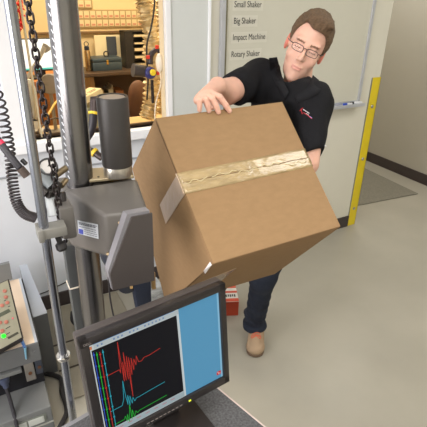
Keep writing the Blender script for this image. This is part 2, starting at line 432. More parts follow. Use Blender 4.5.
# flask
p = ony(89, 71, YB + .05)
t = thing('thermos_flask', 'slim steel vacuum flask with a dark cap standing left of the teal box', 'flask', (p.x, YB + .05, ZT))
bm = BM(); lathe(bm, (p.x, YB + .05, ZT), (0, 0, 1), [(.026, 0), (.028, .006), (.028, .17), (.022, .185), (.02, .19)], 24); put('flask_body', bm, mat('brushed_steel_flask', (176, 150, 112), .25, .9), t, 'auto')
bm = BM(); lathe(bm, (p.x, YB + .05, ZT + .188), (0, 0, 1), [(.022, 0), (.024, .004), (.023, .03), (.012, .036)], 24); put('cap', bm, mat('dark_cap', (44, 52, 66), .35), t, 'auto')
bm = BM(); tube(bm, [(p.x + .02 * math.cos(k * .3927), YB + .05, ZT + .24 + .02 * math.sin(k * .3927)) for k in range(16)], .004, 6, True); put('carry_loop', bm, MATS['dark_cap'], t, True)
# pale board with a dark slate panel
a = ony(96, 60, YO - .08); b = ony(127, 60, YO - .08)
t = thing('leaning_board', 'pale board with a dark rectangular panel leaning on the office wall above the counter', 'board', (a.x, YO - .1, ZT))
bm = BM(); box(bm, (a.x, YO - .09, ZT), (b.x, YO - .07, ony(110, 35, YO - .08).z), bev=.004); put('backing', bm, mat('pale_cream_board', (238, 222, 180), .5), t)
c = ony(106, 35.5, YO - .1); d = ony(117, 55, YO - .1)
bm = BM(); box(bm, (c.x, YO - .11, d.z), (d.x, YO - .09, c.z - .01), bev=.003); put('slate_panel', bm, mat('slate_grey_panel', (70, 76, 84), .4), t)
# letter tray tower
a = ony(126, 60, YT + .15); b = ony(146.5, 60, YT + .15); zt = ony(135, 31, YT + .15).z
t = thing('letter_tray', 'black desktop organiser with five shelves of pale paper at the right of the counter', 'letter tray', (a.x, YT + .15, ZT))
M_bk = mat('black_plastic', (34, 32, 32), .45)
bm = BM()
for x in (a.x, a.x + .075, b.x): box(bm, (x, YT + .15, ZT), (x + .012, YT + .30, zt), bev=.002)
box(bm, (a.x, YT + .28, ZT), (b.x + .012, YT + .30, zt)); box(bm, (a.x, YT + .15, zt - .01), (b.x + .012, YT + .30, zt))
box(bm, (a.x + .012, YT + .152, ZT), (a.x + .075, YT + .16, zt)); put('cabinet', bm, M_bk, t)
for k in range(5):
    z = ZT + .02 + (zt - ZT) * k / 5.2
    bm = BM(); box(bm, (a.x + .087, YT + .155, z), (b.x, YT + .28, z + .006)); put('shelf', bm, M_bk, t)
    bm = BM(); box(bm, (a.x + .095, YT + .15 - .012 * (k % 2), z + .006), (b.x - .006, YT + .27, z + .016 + .008 * (k % 3))); put('paper', bm, mat('warm_paper', (226, 204, 160), .7), t)
# foil duct
t = thing('foil_duct', 'crinkled golden foil flexible duct hanging inside the window opening', 'duct', tuple(ony(150, 60, 2.95)))
bm = BM()
pts = smoothpath([ony(141, -12, 3.0), ony(146, 10, 2.98), ony(151, 38, 2.96), ony(152, 70, 2.95), ony(151, 100, 2.93), ony(147, 119, 2.92)], 22)
random.seed(3)
jit = [random.uniform(-.006, .006) for _ in range(400)]
def rad(u): i = int(u * 109); return .050 + .009 * math.sin(i * 1.55) + jit[i] * .7
tube(bm, pts, rad, 26)
for v in bm.verts: v.co += V((noise.noise(v.co * 38), noise.noise(v.co * 38 + V((5, 3, 1))), noise.noise(v.co * 41 + V((9, 9, 1))))) * .010
put('foil_sleeve', bm, mat('crinkled_gold_foil', (212, 192, 150), .35, .45, noise_amt=.35, scale=20, bump=.5, bscale=60), t)
bm = BM()
pts = smoothpath([ony(160, -10, 3.05), ony(162, 30, 3.05), ony(161, 70, 3.03), ony(160, 114, 3.0)], 26)
tube(bm, pts, lambda u: .034 + .006 * math.sin(u * 160), 20)
for v in bm.verts: v.co += V((noise.noise(v.co * 44), noise.noise(v.co * 40 + V((5, 3, 1))), 0)) * .008
put('foil_branch', bm, MATS['crinkled_gold_foil'], t)
# cable
bm = BM(); tube(bm, [ony(155, -10, 2.8), ony(154, 10, 2.8), ony(151, 28, 2.8), ony(147, 44, 2.8), ony(147, 60, 2.8), ony(148, 80, 2.8), ony(147, 100, 2.8)], .006, 8, smooth=6)
o = put('hanging_cable', bm, mat('black_cable', (36, 32, 34), .5), None, True); tag(o, 'black cable hanging in front of the golden foil duct', 'cable')
# bar clamp / power tool
t = thing('cordless_drill', 'dark cordless drill with a yellow and blue end cap hanging by the foil duct', 'drill', tuple(ony(150, 70, 2.75)))
M_dk = mat('charcoal_tool', (52, 48, 52), .4)
P = lambda x, y, Y=2.74: ony(x, y, Y)
bm = BM(); cyl(bm, P(133, 70), P(150, 72), .040, .034, 24); put('tool_body', bm, M_dk, t, 'auto')
bm = BM(); lathe(bm, P(151, 73, 2.70), (.15, -1, .1), [(.036, -.02), (.036, 0), (.030, .008)], 28)
put('end_cap', bm, mat('blue_plastic', (46, 52, 120), .4), t, 'auto')
bm = BM(); lathe(bm, P(152.5, 72.5, 2.69), (.15, -1, .1), [(.019, 0), (.019, .01), (.015, .014)], 28)
put('yellow_disc', bm, mat('yellow_plastic', (236, 214, 50), .4), t, 'auto')
bm = BM(); tube(bm, [P(150, 64), P(151, 55), P(156, 50), P(160, 52)], lambda u: .02 - .006 * u, 10, smooth=5); put('handle', bm, M_dk, t, True)
bm = BM(); cyl(bm, P(152, 80), P(153, 103), .010, n=12); put('rod', bm, mat('dark_rod', (46, 42, 44), .4, .5), t, 'auto')
for (x, y) in ((148, 57), (158, 73), (157, 47)):
    bm = BM(); cbox(bm, P(x, y, 2.70), (.022, .012, .022), bev=.003); put('red_trim', bm, mat('red_plastic', (214, 50, 36), .4), t)
# white dome + cable on jamb
t = thing('wall_charger', 'white rounded plug-in device with a white cord on the right window jamb', 'charger', tuple(ony(161, 63, 2.52)))
bm = BM(); 
bmesh.ops.create_uvsphere(bm, u_segments=20, v_segments=14, radius=1)
c = ony(159.5, 63, 2.47)
for v in bm.verts: v.co = V((c.x + v.co.x * .022, c.y + v.co.y * .025, c.z + v.co.z * .052))
put('casing', bm, mat('warm_white_plastic', (240, 228, 210), .35), t, True)
bm = BM(); tube(bm, [ony(160, 72, 2.47), ony(161, 80, 2.47), ony(160, 88, 2.47), ony(157, 98, 2.5), ony(155, 110, 2.5), ony(155, 122, 2.5)], .0035, 8, smooth=6); put('cord', bm, MATS['warm_white_plastic'], t, True)
# brown round chair back
c = ony(138, 93, 3.5)
t = thing('office_chair', 'office chair with a rounded brown back beyond the window', 'chair', (c.x, 3.5, 0))
bm = BM(); 
bmesh.ops.create_uvsphere(bm, u_segments=28, v_segments=20, radius=1)
for v in bm.verts: v.co = V((c.x + v.co.x * .085, c.y + v.co.y * .04 + .08 * v.co.x ** 2 * 0, c.z - .07 + (abs(v.co.z) ** .7 * (1 if v.co.z > 0 else -1)) * .17))
put('backrest', bm, mat('brown_upholstery', (110, 76, 54), .7, noise_amt=.1, bump=.2), t, True)
bm = BM(); box(bm, (c.x - .2, 3.2, .44), (c.x + .12, 3.5, .5), bev=.02); put('seat', bm, MATS['brown_upholstery'], t, 'auto')
bm = BM(); cyl(bm, (c.x, 3.53, .46), (c.x, 3.53, c.z - .12), .02, n=12); put('back_post', bm, M_bk, t, 'auto')
bm = BM(); cyl(bm, (c.x - .04, 3.38, .05), (c.x - .04, 3.38, .44), .025, n=14); put('gas_post', bm, M_bk, t, 'auto')
for k in range(5):
    bm = BM(); an = k * 1.2566; cyl(bm, (c.x - .04, 3.38, .08), (c.x - .04 + .24 * math.cos(an), 3.38 + .24 * math.sin(an), .03), .018, .013, 10); put('leg', bm, M_bk, t, 'auto')
# work bench along the window inside: low counter with boxes
ZB = .93
t = thing('office_bench', 'long tan bench right behind the window sill', 'bench', (.7, 2.9, 0))
bm = BM(); box(bm, (-.6, 2.62, ZB - .03), (1.9, 3.2, ZB), bev=.004); put('bench_top', bm, mat('tan_bench_top', (206, 176, 124), .5, noise_amt=.06), t)
for x in (-.55, 1.8):
    bm = BM(); box(bm, (x, 2.66, 0), (x + .05, 3.16, ZB - .03)); put('side_panel', bm, M_wd, t)
# paper box with brown picture
pc = at(82, 98, 3.0)
c = onz(83, 124, ZB)
t = thing('instrument_case', 'grey-green instrument case standing on the bench behind the motor', 'case', (c.x, c.y, ZB))
bm = BM(); a = ony(76, 120, 2.8); b = ony(101, 120, 2.8); top = ony(88, 108, 2.8).z
box(bm, (a.x, 2.8, ZB), (b.x, 3.02, top), bev=.006); put('case_body', bm, mat('grey_green_case', (148, 146, 116), .5, noise_amt=.05), t, 'auto')
bm = BM(); box(bm, (a.x + .02, 2.795, ZB + .02), (b.x - .02, 2.801, ZB + .05), bev=.002); put('vent_strip', bm, mat('dark_vent', (70, 66, 58), .5), t)
t = thing('paper_package', 'cream paper package with a brown square print lying on the grey-green case', 'package', (a.x, 2.9, top))
Rk = Matrix.Translation((a.x + .1, 2.90, top + .05)) @ Matrix.Rotation(math.radians(-18), 4, 'Y') @ Matrix.Rotation(math.radians(20), 4, 'Z')
bm = BM(); box(bm, (-.085, -.07, -.02), (.085, .07, .02), Rk, .003); put('wrapper', bm, mat('cream_paper_wrap', (236, 216, 166), .6), t)
bm = BM(); box(bm, (-.068, -.045, .02), (-.012, .02, .0215), Rk); put('brown_print', bm, mat('brown_print_ink', (110, 74, 50), .6), t)
bm = BM(); box(bm, (.01, -.045, .02), (.06, -.035, .021), Rk); box(bm, (.01, -.02, .02), (.07, -.012, .021), Rk); put('text_lines', bm, MATS['brown_print_ink'], t)
# desk at left with computer screen
ys = 3.55
t = thing('computer_monitor', 'bright white computer screen on the orange-brown office desk seen through the chain', 'monitor', tuple(ony(35, 72, ys)))
a = ony(16, 38.5, ys); b = ony(57, 38, ys); zb = ony(35, 71.5, ys).z; zt = ony(35, 38.5, ys).z
bm = BM(); box(bm, (a.x, ys, zb), (b.x, ys + .03, zt), bev=.004); put('bezel', bm, mat('dark_bezel', (40, 40, 44), .4), t)
bm = BM(); box(bm, (a.x + .008, ys - .002, zb + .012), (b.x - .008, ys, zt - .006)); put('screen', bm, mat('lit_white_screen', (240, 252, 255), .3, emit=.75), t)
bm = BM(); box(bm, (a.x + .008, ys - .003, zb + .012), (b.x - .008, ys - .002, zb + .024)); put('task_bar', bm, mat('lit_teal_bar', (90, 190, 180), .3, emit=.7), t)
zd = zb - .05
bm = BM(); box(bm, ((a.x + b.x) / 2 - .03, ys + .03, zd), ((a.x + b.x) / 2 + .03, ys + .06, zt - .05), bev=.003); box(bm, ((a.x + b.x) / 2 - .1, ys - .04, zd), ((a.x + b.x) / 2 + .1, ys + .1, zd + .012), bev=.003); put('stand', bm, MATS['dark_bezel'], t)
t = thing('office_desk', 'orange-brown wooden desk with a hutch front beyond the chain', 'desk', (.55, ys, 0))
M_or = mat('orange_brown_wood', (186, 116, 54), .45, noise_amt=.15, scale=6, stretch=(1, 1, 8))
bm = BM(); box(bm, (a.x - .35, ys - .12, zd - .03), (b.x + .05, ys + .35, zd), bev=.004); put('desktop', bm, M_or, t)
bm = BM(); box(bm, (a.x - .33, ys - .08, 0), (b.x + .03, ys - .05, zd - .03)); put('front_panel', bm, M_or, t)
bm = BM(); box(bm, (a.x - .2, ys - .084, zd - .09), (b.x, ys - .08, zd - .07)); put('dark_groove', bm, M_wd, t)
bm = BM(); box(bm, (a.x - .33, ys + .3, 0), (a.x - .28, ys + .34, zd - .03)); box(bm, (b.x - .03, ys + .3, 0), (b.x + .02, ys + .34, zd - .03)); put('leg_frame', bm, M_or, t)
# desk lamp: angular grey head + arm
t = thing('desk_lamp', 'grey articulated desk lamp crossing in front of the white computer screen', 'lamp', tuple(ony(27, 95, 3.1)))
Pl = lambda x, y: ony(x, y, 3.1)
bm = BM(); tube(bm, [Pl(27, 78), Pl(37, 62)], .012, 10); tube(bm, [Pl(37, 62), Pl(45, 47)], .012, 10); put('arm', bm, mat('pale_grey_lamp', (206, 200, 186), .4), t, 'auto')
bm = BM(); prism(bm, [Pl(44, 43.5), Pl(47, 44.5), Pl(52, 49), Pl(46, 53), Pl(41, 52)], (0, .03, 0)); put('lamp_head', bm, mat('grey_lamp_head', (170, 164, 150), .4), t)
zbn = ZB
bm = BM(); cyl(bm, V((Pl(27, 78).x, 3.1, zbn)), Pl(27, 78), .012, n=10); lathe(bm, (Pl(27, 78).x, 3.1, zbn), (0, 0, 1), [(.06, 0), (.06, .01), (.02, .02)], 20); put('base', bm, MATS['pale_grey_lamp'], t, 'auto')
# white chair back
t = thing('plastic_chair', 'cream moulded chair back with ribs just inside the window on the left', 'chair', (.33, 2.95, 0))
bm = BM(); a0 = ony(24, 82, 2.85); 
pl = [ony(24, 122, 2.75), ony(23, 86, 2.75), ony(27, 79.5, 2.75), ony(32, 80, 2.75), ony(36, 88, 2.75), ony(39, 110, 2.75), ony(40, 122, 2.75)]
prism(bm, pl, (0, .03, 0)); bevel_all(bm, .005, 2); put('backrest', bm, mat('cream_plastic', (232, 222, 198), .4), t, 'auto')
bm = BM()
for k in (0, 1): tube(bm, [ony(29 + 3.5 * k, 84 + k * 2, 2.745), ony(32.5 + 3.5 * k, 120, 2.745)], .004, 6)
put('rib', bm, mat('cream_rib', (214, 200, 170), .4), t, True)
bm = BM(); z0 = ony(31, 122, 2.75).z; box(bm, (ony(25, 122, 2.75).x, 2.75, z0 - .04), (ony(40, 122, 2.75).x, 2.78, z0 + .02), bev=.003); 
box(bm, (ony(27, 122, 2.75).x, 2.752, ZB), (ony(29, 122, 2.75).x, 2.775, z0)); box(bm, (ony(36, 122, 2.75).x, 2.752, ZB), (ony(38, 122, 2.75).x, 2.775, z0)); put('support', bm, MATS['cream_plastic'], t)
# grey round thing + tan tube behind the chain
t = thing('desk_fan', 'small grey desk fan with a round head behind the chain', 'fan', tuple(ony(49, 95, 3.0)))
c = ony(50, 84, 3.0); Rr = .062
bm = BM(); lathe(bm, c, (-.3, -1, .1), [(Rr * .5, -.06), (Rr, -.02), (Rr, 0), (Rr * .92, .014), (Rr * .3, .02)], 28); put('fan_head', bm, mat('warm_grey_fan', (150, 138, 120), .5), t, 'auto')
bm = BM(); cyl(bm, (c.x, c.y + .02, ZB), (c.x, c.y + .02, c.z - .04), .012, n=12); lathe(bm, (c.x, c.y + .02, ZB), (0, 0, 1), [(.05, 0), (.05, .012), (.015, .02)], 24); put('fan_stand', bm, MATS['warm_grey_fan'], t, 'auto')
bm = BM(); tube(bm, [ony(47, 117, 2.72), ony(52, 108, 2.8), ony(56, 102, 2.9), ony(60, 98, 2.95)], .007, 8, smooth=4)
o = put('tan_tube', bm, mat('yellow_tan_tube', (222, 184, 90), .5), None, True); tag(o, 'short yellowish tube leaning on the bench between chain and steel column', 'tube')
bm = BM(); tube(bm, [ony(37.5, 132, 2.52), ony(42, 126, 2.60), ony(47, 121, 2.66), ony(55, 118, 2.7), ony(62, 120, 2.72)], .005, 8, smooth=5); lathe(bm, ony(37.5, 133, 2.51), (-.3, -.3, -1), [(.011, -.008), (.013, 0), (.008, .012)], 14)
o = put('lamp_cord', bm, mat('brown_cord', (92, 72, 50), .5), None, True); tag(o, 'thin dark cord with a round tip curling behind the chain near the sill', 'cord')
# red peppers garland
t = thing('chilli_garland', 'string of red paper chillies hanging at the left edge of the window', 'garland', tuple(ony(17, 20, 3.4)))
bm = BM(); tube(bm, [ony(16, -10, 3.4), ony(17.5, 10, 3.4), ony(20, 30, 3.4)], .002, 6); put('string', bm, M_bk, t)
random.seed(5)
for k in range(12):
    bm = BM(); y = -5 + k * 3.0; p = ony(17.2 + y * .1 + random.uniform(-1.3, 2.2), y, 3.38 + random.uniform(-.02, .02)); d = V((random.uniform(-.5, 1), random.uniform(-.5, .2), random.uniform(-1, .2))).normalized()
    tube(bm, [p, p + d * .02, p + d * .038 + V((0, 0, -.008))], lambda u: .011 * (1 - u) + .002, 8, smooth=3); put('chilli', bm, mat('bright_red_paper', (222, 44, 34), .5), t, True)

# ================================================================== DROP TESTER
CXY = V((.203, 1.131, 0))
T = thing('drop_tester', 'tall steel column drop tester with grey housing, chrome post, guide rod and hoist motor', 'test machine', (CXY.x, CXY.y, 0))
M_ch = mat('polished_chrome_post', (134, 132, 132), .27, 1.0, .05, scale=3)
M_ch2 = mat('satin_steel_rod', (168, 172, 182), .22, 1.0, .04)
M_gr = mat('warm_dark_grey_enamel', (92, 88, 84), .42, noise_amt=.03, bump=.01, bscale=200, spec=.4)
M_gr2 = mat('charcoal_enamel', (66, 63, 62), .5, noise_amt=.03)
M_gl = mat('edge_grey_enamel', (122, 120, 124), .45)
def atd(x, y, d_):
    r_ = ray(x, y); return CAM + r_ * (d_ / math.hypot(r_.x, r_.y))
cl = atd(92.5, 305, 1.16); ch = atd(61.5, 0, 1.16); cdir = (ch - cl) / (ch.z - cl.z)
def CA(z): return cl + cdir * (z - cl.z)
bm = BM(); cyl(bm, CA(.02), CA(2.26), .0350, n=48); put('column', bm, M_ch, T, 'auto')
bm = BM()
for k in range(46):
    z = 1.36 + k * .0175; an = math.radians(205)
    p = CA(z) + V((math.cos(an) * .0352, math.sin(an) * .0352, 0)); q = CA(z - .008) + V((math.cos(an + .17) * .0352, math.sin(an + .17) * .0352, 0))
    tube(bm, [p, q], .0012, 5)
put('column_ticks', bm, mat('white_tick', (232, 236, 244), .5), T)  # short slanted white ticks in a row up the column
bm = BM(); c2 = CA(.6) + V((.036, .045, 0)); c2.z = 0; cyl(bm, c2 + V((0, 0, .02)), c2 + V((0, 0, 1.27)), .014, n=28); put('rear_column', bm, mat('aged_bronze_post', (120, 108, 92), .3, .9), T, 'auto')
c3 = atd(78.5, 300, 1.20); c3.z = 0
bm = BM(); box(bm, (c3.x - .022, c3.y - .022, .02), (c3.x + .022, c3.y + .022, 1.13), bev=.004); put('square_tube', bm, mat('grey_square_tube', (68, 70, 70), .5), T, 'auto')
bm = BM(); tube(bm, [(c3.x + .0235 * a, c3.y + .0235 * b, .985) for a, b in ((-1, -1), (1, -1), (1, 1), (-1, 1))], .0025, 6, True); put('cable_tie', bm, MATS['warm_white_plastic'], T)
rod = V((.082, .946, 0)); ra_ = atd(74, 425, .95); rb_ = atd(9.5, 0, .95); rdir = (rb_ - ra_) / (rb_.z - ra_.z)
def RA(z): return ra_ + rdir * (z - ra_.z)
bm = BM(); cyl(bm, RA(.02), RA(2.26), .0105, n=32); put('guide_rod', bm, M_ch2, T, 'auto')
# stop ring on the rod
zr = onplane(63, 356, V((rod.x, rod.y, 0)), V((.08, .95, 0)).normalized()).z
bm = BM(); lathe(bm, RA(zr - .007), (0, 0, 1), [(.0106, 0), (.017, 0), (.0185, .003), (.0185, .009), (.017, .012), (.0106, .012)], 32)
put('stop_ring', bm, mat('bright_nickel', (226, 222, 214), .15, 1), T, 'auto')
bm = BM(); box(bm, (-.1, .85, 2.25), (.46, 1.30, 2.30), bev=.01); put('unseen_head_plate', bm, M_gr, T)  # unseen plate added overhead to join the posts and give reflections
bm = BM(); box(bm, (-.08, .86, 0), (.30, 1.28, .025), bev=.004); put('base_plate', bm, M_gr, T)
# housing : rounded block with a chamfered label side
ZH = 1.335
a = onz(63, 189, ZH); b = onz(104.5, 215, ZH - .010); d = onz(137, 178, ZH); c = onplane(148.5, 210.5, a, (b - a).cross(d - a).normalized())
def drop(p, x, y):
    q = onplane(x, y, p, V((p.x, p.y, 0)).normalized()); return V((p.x, p.y, q.z))
a2 = drop(a, 71, 247); b2 = drop(b, 107, 258); c2_ = V((c.x, c.y, b2.z - .005)); d2 = V((d.x, d.y, a2.z))
bm = BM(); prism(bm, [a, b, c, d], (0, 0, -.17)); bm.verts.ensure_lookup_table()
for v_, z_lo in zip(list(bm.verts)[4:], (a2.z, b2.z, b2.z - .006, a2.z)): v_.co.z = z_lo
bevel_all(bm, .010, 4); put('housing', bm, M_gr, T, 'auto')
bm = BM(); box(bm, (a.x + .002, a.y - .002, a2.z), (d.x - .004, 1.215, ZH - .012), bev=.006); put('carriage', bm, M_gr, T, 'auto')
print('HOUSING', a, b, c, d, 'z low', a2.z, b2.z)
# brass-toned top plate + motor
bm = BM(); pz = ZH + .001
prism(bm, [onz(88, 183, pz), onz(134, 178.5, pz), onz(131, 168, pz), onz(88, 171, pz)], (0, 0, .008)); bevel_all(bm, .0015, 1)
put('top_plate', bm, mat('tan_zinc_plate', (164, 150, 122), .4, .5, .1), T)
bm = BM(); p = onz(98.5, 177, pz + .008); cyl(bm, p, p + V((0, 0, .0015)), .003, n=12); put('screw', bm, M_bk, T)
mo = onz(117.5, 177, ZH + .009) + V((.008, .018, 0)); 
r_m = .040
ztop = onplane(115, 96, mo, V((mo.x, mo.y, 0)).normalized()).z
bm = BM(); lathe(bm, mo, (0, 0, 1), [(r_m * .93, 0), (r_m * .95, .002), (r_m * .95, .026), (r_m * .93, .028)], 48); put('motor_collar', bm, mat('machined_aluminium', (196, 190, 180), .3, .9, .12, scale=30, stretch=(6, 6, .5)), T, 'auto')
bm = BM(); h_ = ztop - mo.z - .028; lathe(bm, mo + V((0, 0, .028)), (0, 0, 1), [(r_m * .98, 0), (r_m, .003), (r_m, h_ - .004), (r_m * .97, h_), (r_m * .86, h_), (r_m * .84, h_ - .006), (0.001, h_ - .006)], 48)
mc = put('motor_can', bm, mat('motor_charcoal', (56, 53, 51), .42, spec=.4), T, 'auto')
bm = BM(); lathe(bm, mo + V((0, 0, ztop - mo.z - .006)), (0, 0, 1), [(r_m * .83, 0), (r_m * .8, .004), (.02, .005)], 40); put('motor_lid', bm, mat('pale_metal_lid', (170, 164, 158), .35, .6), mc, 'auto')
print('MOTOR', mo, ztop)
# label plate on the chamfer
n = (b - a).cross(V((0, 0, 1))).normalized()
if n.dot(CAM - a) < 0: n = -n
q = [onplane(x, y, a, n) + n * .0015 for x, y in ((78.3, 220), (98.5, 224.2), (99.3, 238.6), (79.5, 233.4))]
bm = BM(); prism(bm, q, n * .001); lb = put('rating_label', bm, mat('pale_label', (196, 200, 206), .4), T)
def qq(u, v): return q[0].lerp(q[1], u).lerp(q[3].lerp(q[2], u), v) + n * .0012
def patch(name, u0, v0, u1, v1, m, parent, bm=None):
    own = bm is None
    if own: bm = BM()
    prism(bm, [qq(u0, v0), qq(u1, v0), qq(u1, v1), qq(u0, v1)], n * .0004)
    if own: return put(name, bm, m, parent)
M_lt = mat('label_text_grey', (96, 100, 110), .5); M_lbl = mat('label_blue', (44, 58, 150), .5)
patch('blue_mark', .03, .60, .26, .96, M_lbl, lb)
bm = BM(); rr = random.Random(4)
for v_ in (.1, .2, .40, .55, .70, .84):
    u = .06 if v_ < .5 else .33
    while u < .92:
        w_ = rr.uniform(.05, .13); patch('', u, v_, min(u + w_, .95), v_ + (.07 if v_ < .25 else .04), None, None, bm); u += w_ + .025
put('small_print', bm, M_lt, lb)
# end leaf plate : dark plate with pale chamfered edge
dcol = V((.45, -.85, 0))
Pp = lambda x, y, k=0: onplane(x, y, b + V((0, -.035, 0)), V((.12, -.99, 0)).normalized())
outer = [Pp(127, 214.5), Pp(149.5, 210.3), Pp(153.8, 280), Pp(112.5, 290), Pp(108, 272)]
inner = [Pp(131, 216.6), Pp(151.6, 212.6), Pp(153.9, 279.8), Pp(112.6, 289.6), Pp(109.6, 273.4)]
nn = V((.12, -.99, 0)).normalized()
bm = BM(); prism(bm, outer, -nn * .022)
put('leaf_plate', bm, M_gl, T)
bm = BM(); prism(bm, [p + nn * .004 for p in inner], -nn * .005); put('leaf_face', bm, mat('dark_leaf_enamel', (72, 66, 64), .5, noise_amt=.03), T)
for (x, y) in ((124, 227), (112.5, 259)):
    p = Pp(x, y) ; bm = BM(); lathe(bm, p - nn * .03, nn, [(.004, 0), (.004, .006), (.001, .008)], 12); put('bolt', bm, mat('dull_brass_bolt', (170, 150, 120), .35, .8), T, True)
bm = BM(); tube(bm, [Pp(110, 270, ) - nn * .012, Pp(112, 300) - nn * .012, Pp(116, 322) - nn * .012, Pp(119, 345) - nn * .012], .0022, 6, smooth=3); put('cable', bm, MATS['black_cable'], T)
# bracket to the guide rod
M_br = mat('cast_grey_bracket', (132, 130, 124), .5, .3)
zb_ = onplane(40, 232, rod, V((.08, .95, 0)).normalized()).z
bm = BM(); box(bm, (RA(zb_).x - .008, RA(zb_).y - .016, zb_ - .014), (.135, RA(zb_).y + .022, zb_ + .010), bev=.002); put('clamp_block', bm, M_br, T, 'auto')
bm = BM(); box(bm, (RA(zb_).x - .016, RA(zb_).y - .020, zb_ - .018), (RA(zb_).x - .004, RA(zb_).y + .026, zb_ + .012), bev=.002); put('clamp_jaw', bm, M_br, T, 'auto')
hb = V((.150, 1.0, zb_))
bm = BM(); box(bm, (.130, .97, zb_ - .048), (.162, 1.04, zb_ + .035), bev=.005); put('slide_block', bm, mat('dark_cast_grey', (104, 100, 96), .5, .2), T, 'auto')
bm = BM(); lathe(bm, V((.118, .955, zb_ - .040)), (.2, -.3, -1), [(.006, -.015), (.006, 0), (.012, .004), (.013, .016), (.009, .022)], 20); put('knob', bm, M_bk, T, 'auto')
# regulator with gauge + fittings on a pneumatic manifold beside the column
pg = at(47, 164, 1.03)
bm = BM(); lathe(bm, at(48, 167, 1.035), (CAM - pg).normalized() * .8 + V((0, -.1, .5)), [(.020, -.018), (.0225, -.012), (.0225, .0), (.021, .005), (.0175, .005), (.0172, .001)], 32); g = put('gauge', bm, M_bk, T, 'auto')
ax = ((CAM - pg).normalized() * .8 + V((0, -.1, .5))).normalized()
bm = BM(); lathe(bm, at(48, 167, 1.035) + ax * .0015, ax, [(.0178, 0), (.0178, .0008)], 32); put('dial', bm, mat('dial_white', (212, 208, 204), .4), g)
fx = frame_from(ax)
bm = BM(); cc = at(48, 167, 1.035) + ax * .003; cyl(bm, cc, cc + fx @ V((.008, .011, 0)), .0008, n=6); put('needle', bm, M_bk, g)
bm = BM(); cyl(bm, at(40, 172, 1.04), at(53, 186, 1.04), .017, n=20); put('regulator_body', bm, mat('pale_grey_regulator', (120, 126, 128), .45), T, 'auto')
bm = BM(); cyl(bm, at(38, 186, 1.03), at(47, 194, 1.03), .010, n=14); cyl(bm, at(47, 194, 1.03), at(56, 191, 1.05), .011, n=14); cyl(bm, at(56, 191, 1.05), at(58, 182, 1.05), .010, n=14); put('pipe_elbow', bm, mat('dark_pipe_iron', (58, 54, 52), .45, .5), T, 'auto')
bm = BM(); cyl(bm, at(56, 175, 1.06), at(66, 168, 1.08), .008, n=14); cyl(bm, at(61, 186, 1.06), at(66, 180, 1.08), .007, n=14); put('brass_fitting', bm, mat('brass_fitting_m', (138, 122, 96), .35, .8), T, 'auto')
bm = BM(); cyl(bm, at(38, 168, 1.03), at(40, 173, 1.03), .007, n=12); put('red_button', bm, mat('muted_red', (200, 90, 90), .5), T, 'auto')
bm = BM(); cyl(bm, at(50, 195, 1.05), at(53, 216, 1.05), .012, n=16); put('filter_bowl', bm, mat('clear_grey_bowl', (190, 194, 196), .25), T, 'auto')
bm = BM(); cyl(bm, at(62, 192, 1.06), at(65, 214, 1.07), .008, n=12); put('valve_stem', bm, mat('dark_pipe_iron', (58, 54, 52)), T, 'auto')
bm = BM(); cyl(bm, at(45, 212, 1.05), at(51, 208, 1.05), .0075, n=12); put('hose_coupling', bm, MATS['dark_pipe_iron'], T, 'auto')
# hoses at motor
Mh = mat('black_rubber_hose', (42, 40, 46), .5)
bm = BM(); tube(bm, [at(86, 139, 1.33), at(91, 131, 1.33), at(93, 122, 1.32), at(93.5, 112, 1.31)], .012, 14, smooth=6); h = put('hose', bm, Mh, T, True)
bm = BM(); cyl(bm, at(93.3, 114.5, 1.31), at(93.5, 112, 1.31), .0150, n=18); put('yellow_clip', bm, mat('yellow_clip_m', (232, 196, 50), .4), h, 'auto')
bm = BM(); cyl(bm, at(93.5, 112, 1.31), at(93.5, 100, 1.31), .0105, n=14); cyl(bm, at(91, 100, 1.31), at(102, 99, 1.31), .010, n=14); put('elbow_fitting', bm, mat('dark_fitting', (70, 60, 58), .4, .6), T, 'auto')
bm = BM(); tube(bm, [at(83, 152, 1.38), at(88, 150, 1.37), at(93, 152, 1.36)], .011, 12, smooth=5); h = put('hose', bm, Mh, T, True)
bm = BM(); cyl(bm, at(93, 151.5, 1.36), at(95.5, 153.5, 1.36), .0145, n=18); put('yellow_clip', bm, MATS['yellow_clip_m'], h, 'auto')
bm = BM(); cyl(bm, at(95, 153, 1.36), at(102, 158, 1.36), .0105, n=14); put('hose_fitting', bm, MATS['dark_fitting'], T, 'auto')
bm = BM(); cyl(bm, at(86, 160, 1.35), at(91, 172, 1.35), .005, n=10); put('lever', bm, Mh, T, 'auto')

# chain : links are parts
C_ = thing('hanging_chain', 'dark steel link chain hanging between the guide rod and the column', 'chain', (.133, .991, 1.2))
M_cn = mat('dark_oiled_steel', (64, 58, 58), .32, .85, .15, scale=80)
def link_bm():
    bm = BM(); pts = []; L = .0050; Rr = .0064
    for k in range(9): an = math.pi * k / 8; pts.append(V((Rr * math.cos(an), 0, L + Rr * math.sin(an))))
    for k in range(9): an = math.pi + math.pi * k / 8; pts.append(V((Rr * math.cos(an), 0, -L + Rr * math.sin(an))))
    tube(bm, pts, .0024, 8, True); return bm
def rnd(i): return math.sin(i * 12.9) * .5
l0 = None; zc = 1.97; k = 0; cp = V((.133, .991, 0))
me = None
while zc > 1.225:
    if l0 is None:
        l0 = put('link', link_bm(), M_cn, C_, True); o = l0
    else:
        o = l0.copy(); COL.objects.link(o); o.parent = C_
    an = math.radians(-28 + 90 * (k % 2) + 8 * rnd(k))
    o.matrix_parent_inverse = C_.matrix_basis.inverted()
    o.matrix_basis = Matrix.Translation((cp.x, cp.y, zc)) @ Matrix.Rotation(an, 4, 'Z') @ Matrix.Diagonal((1.0, 1.0, 1.0, 1))
    zc -= .0163; k += 1
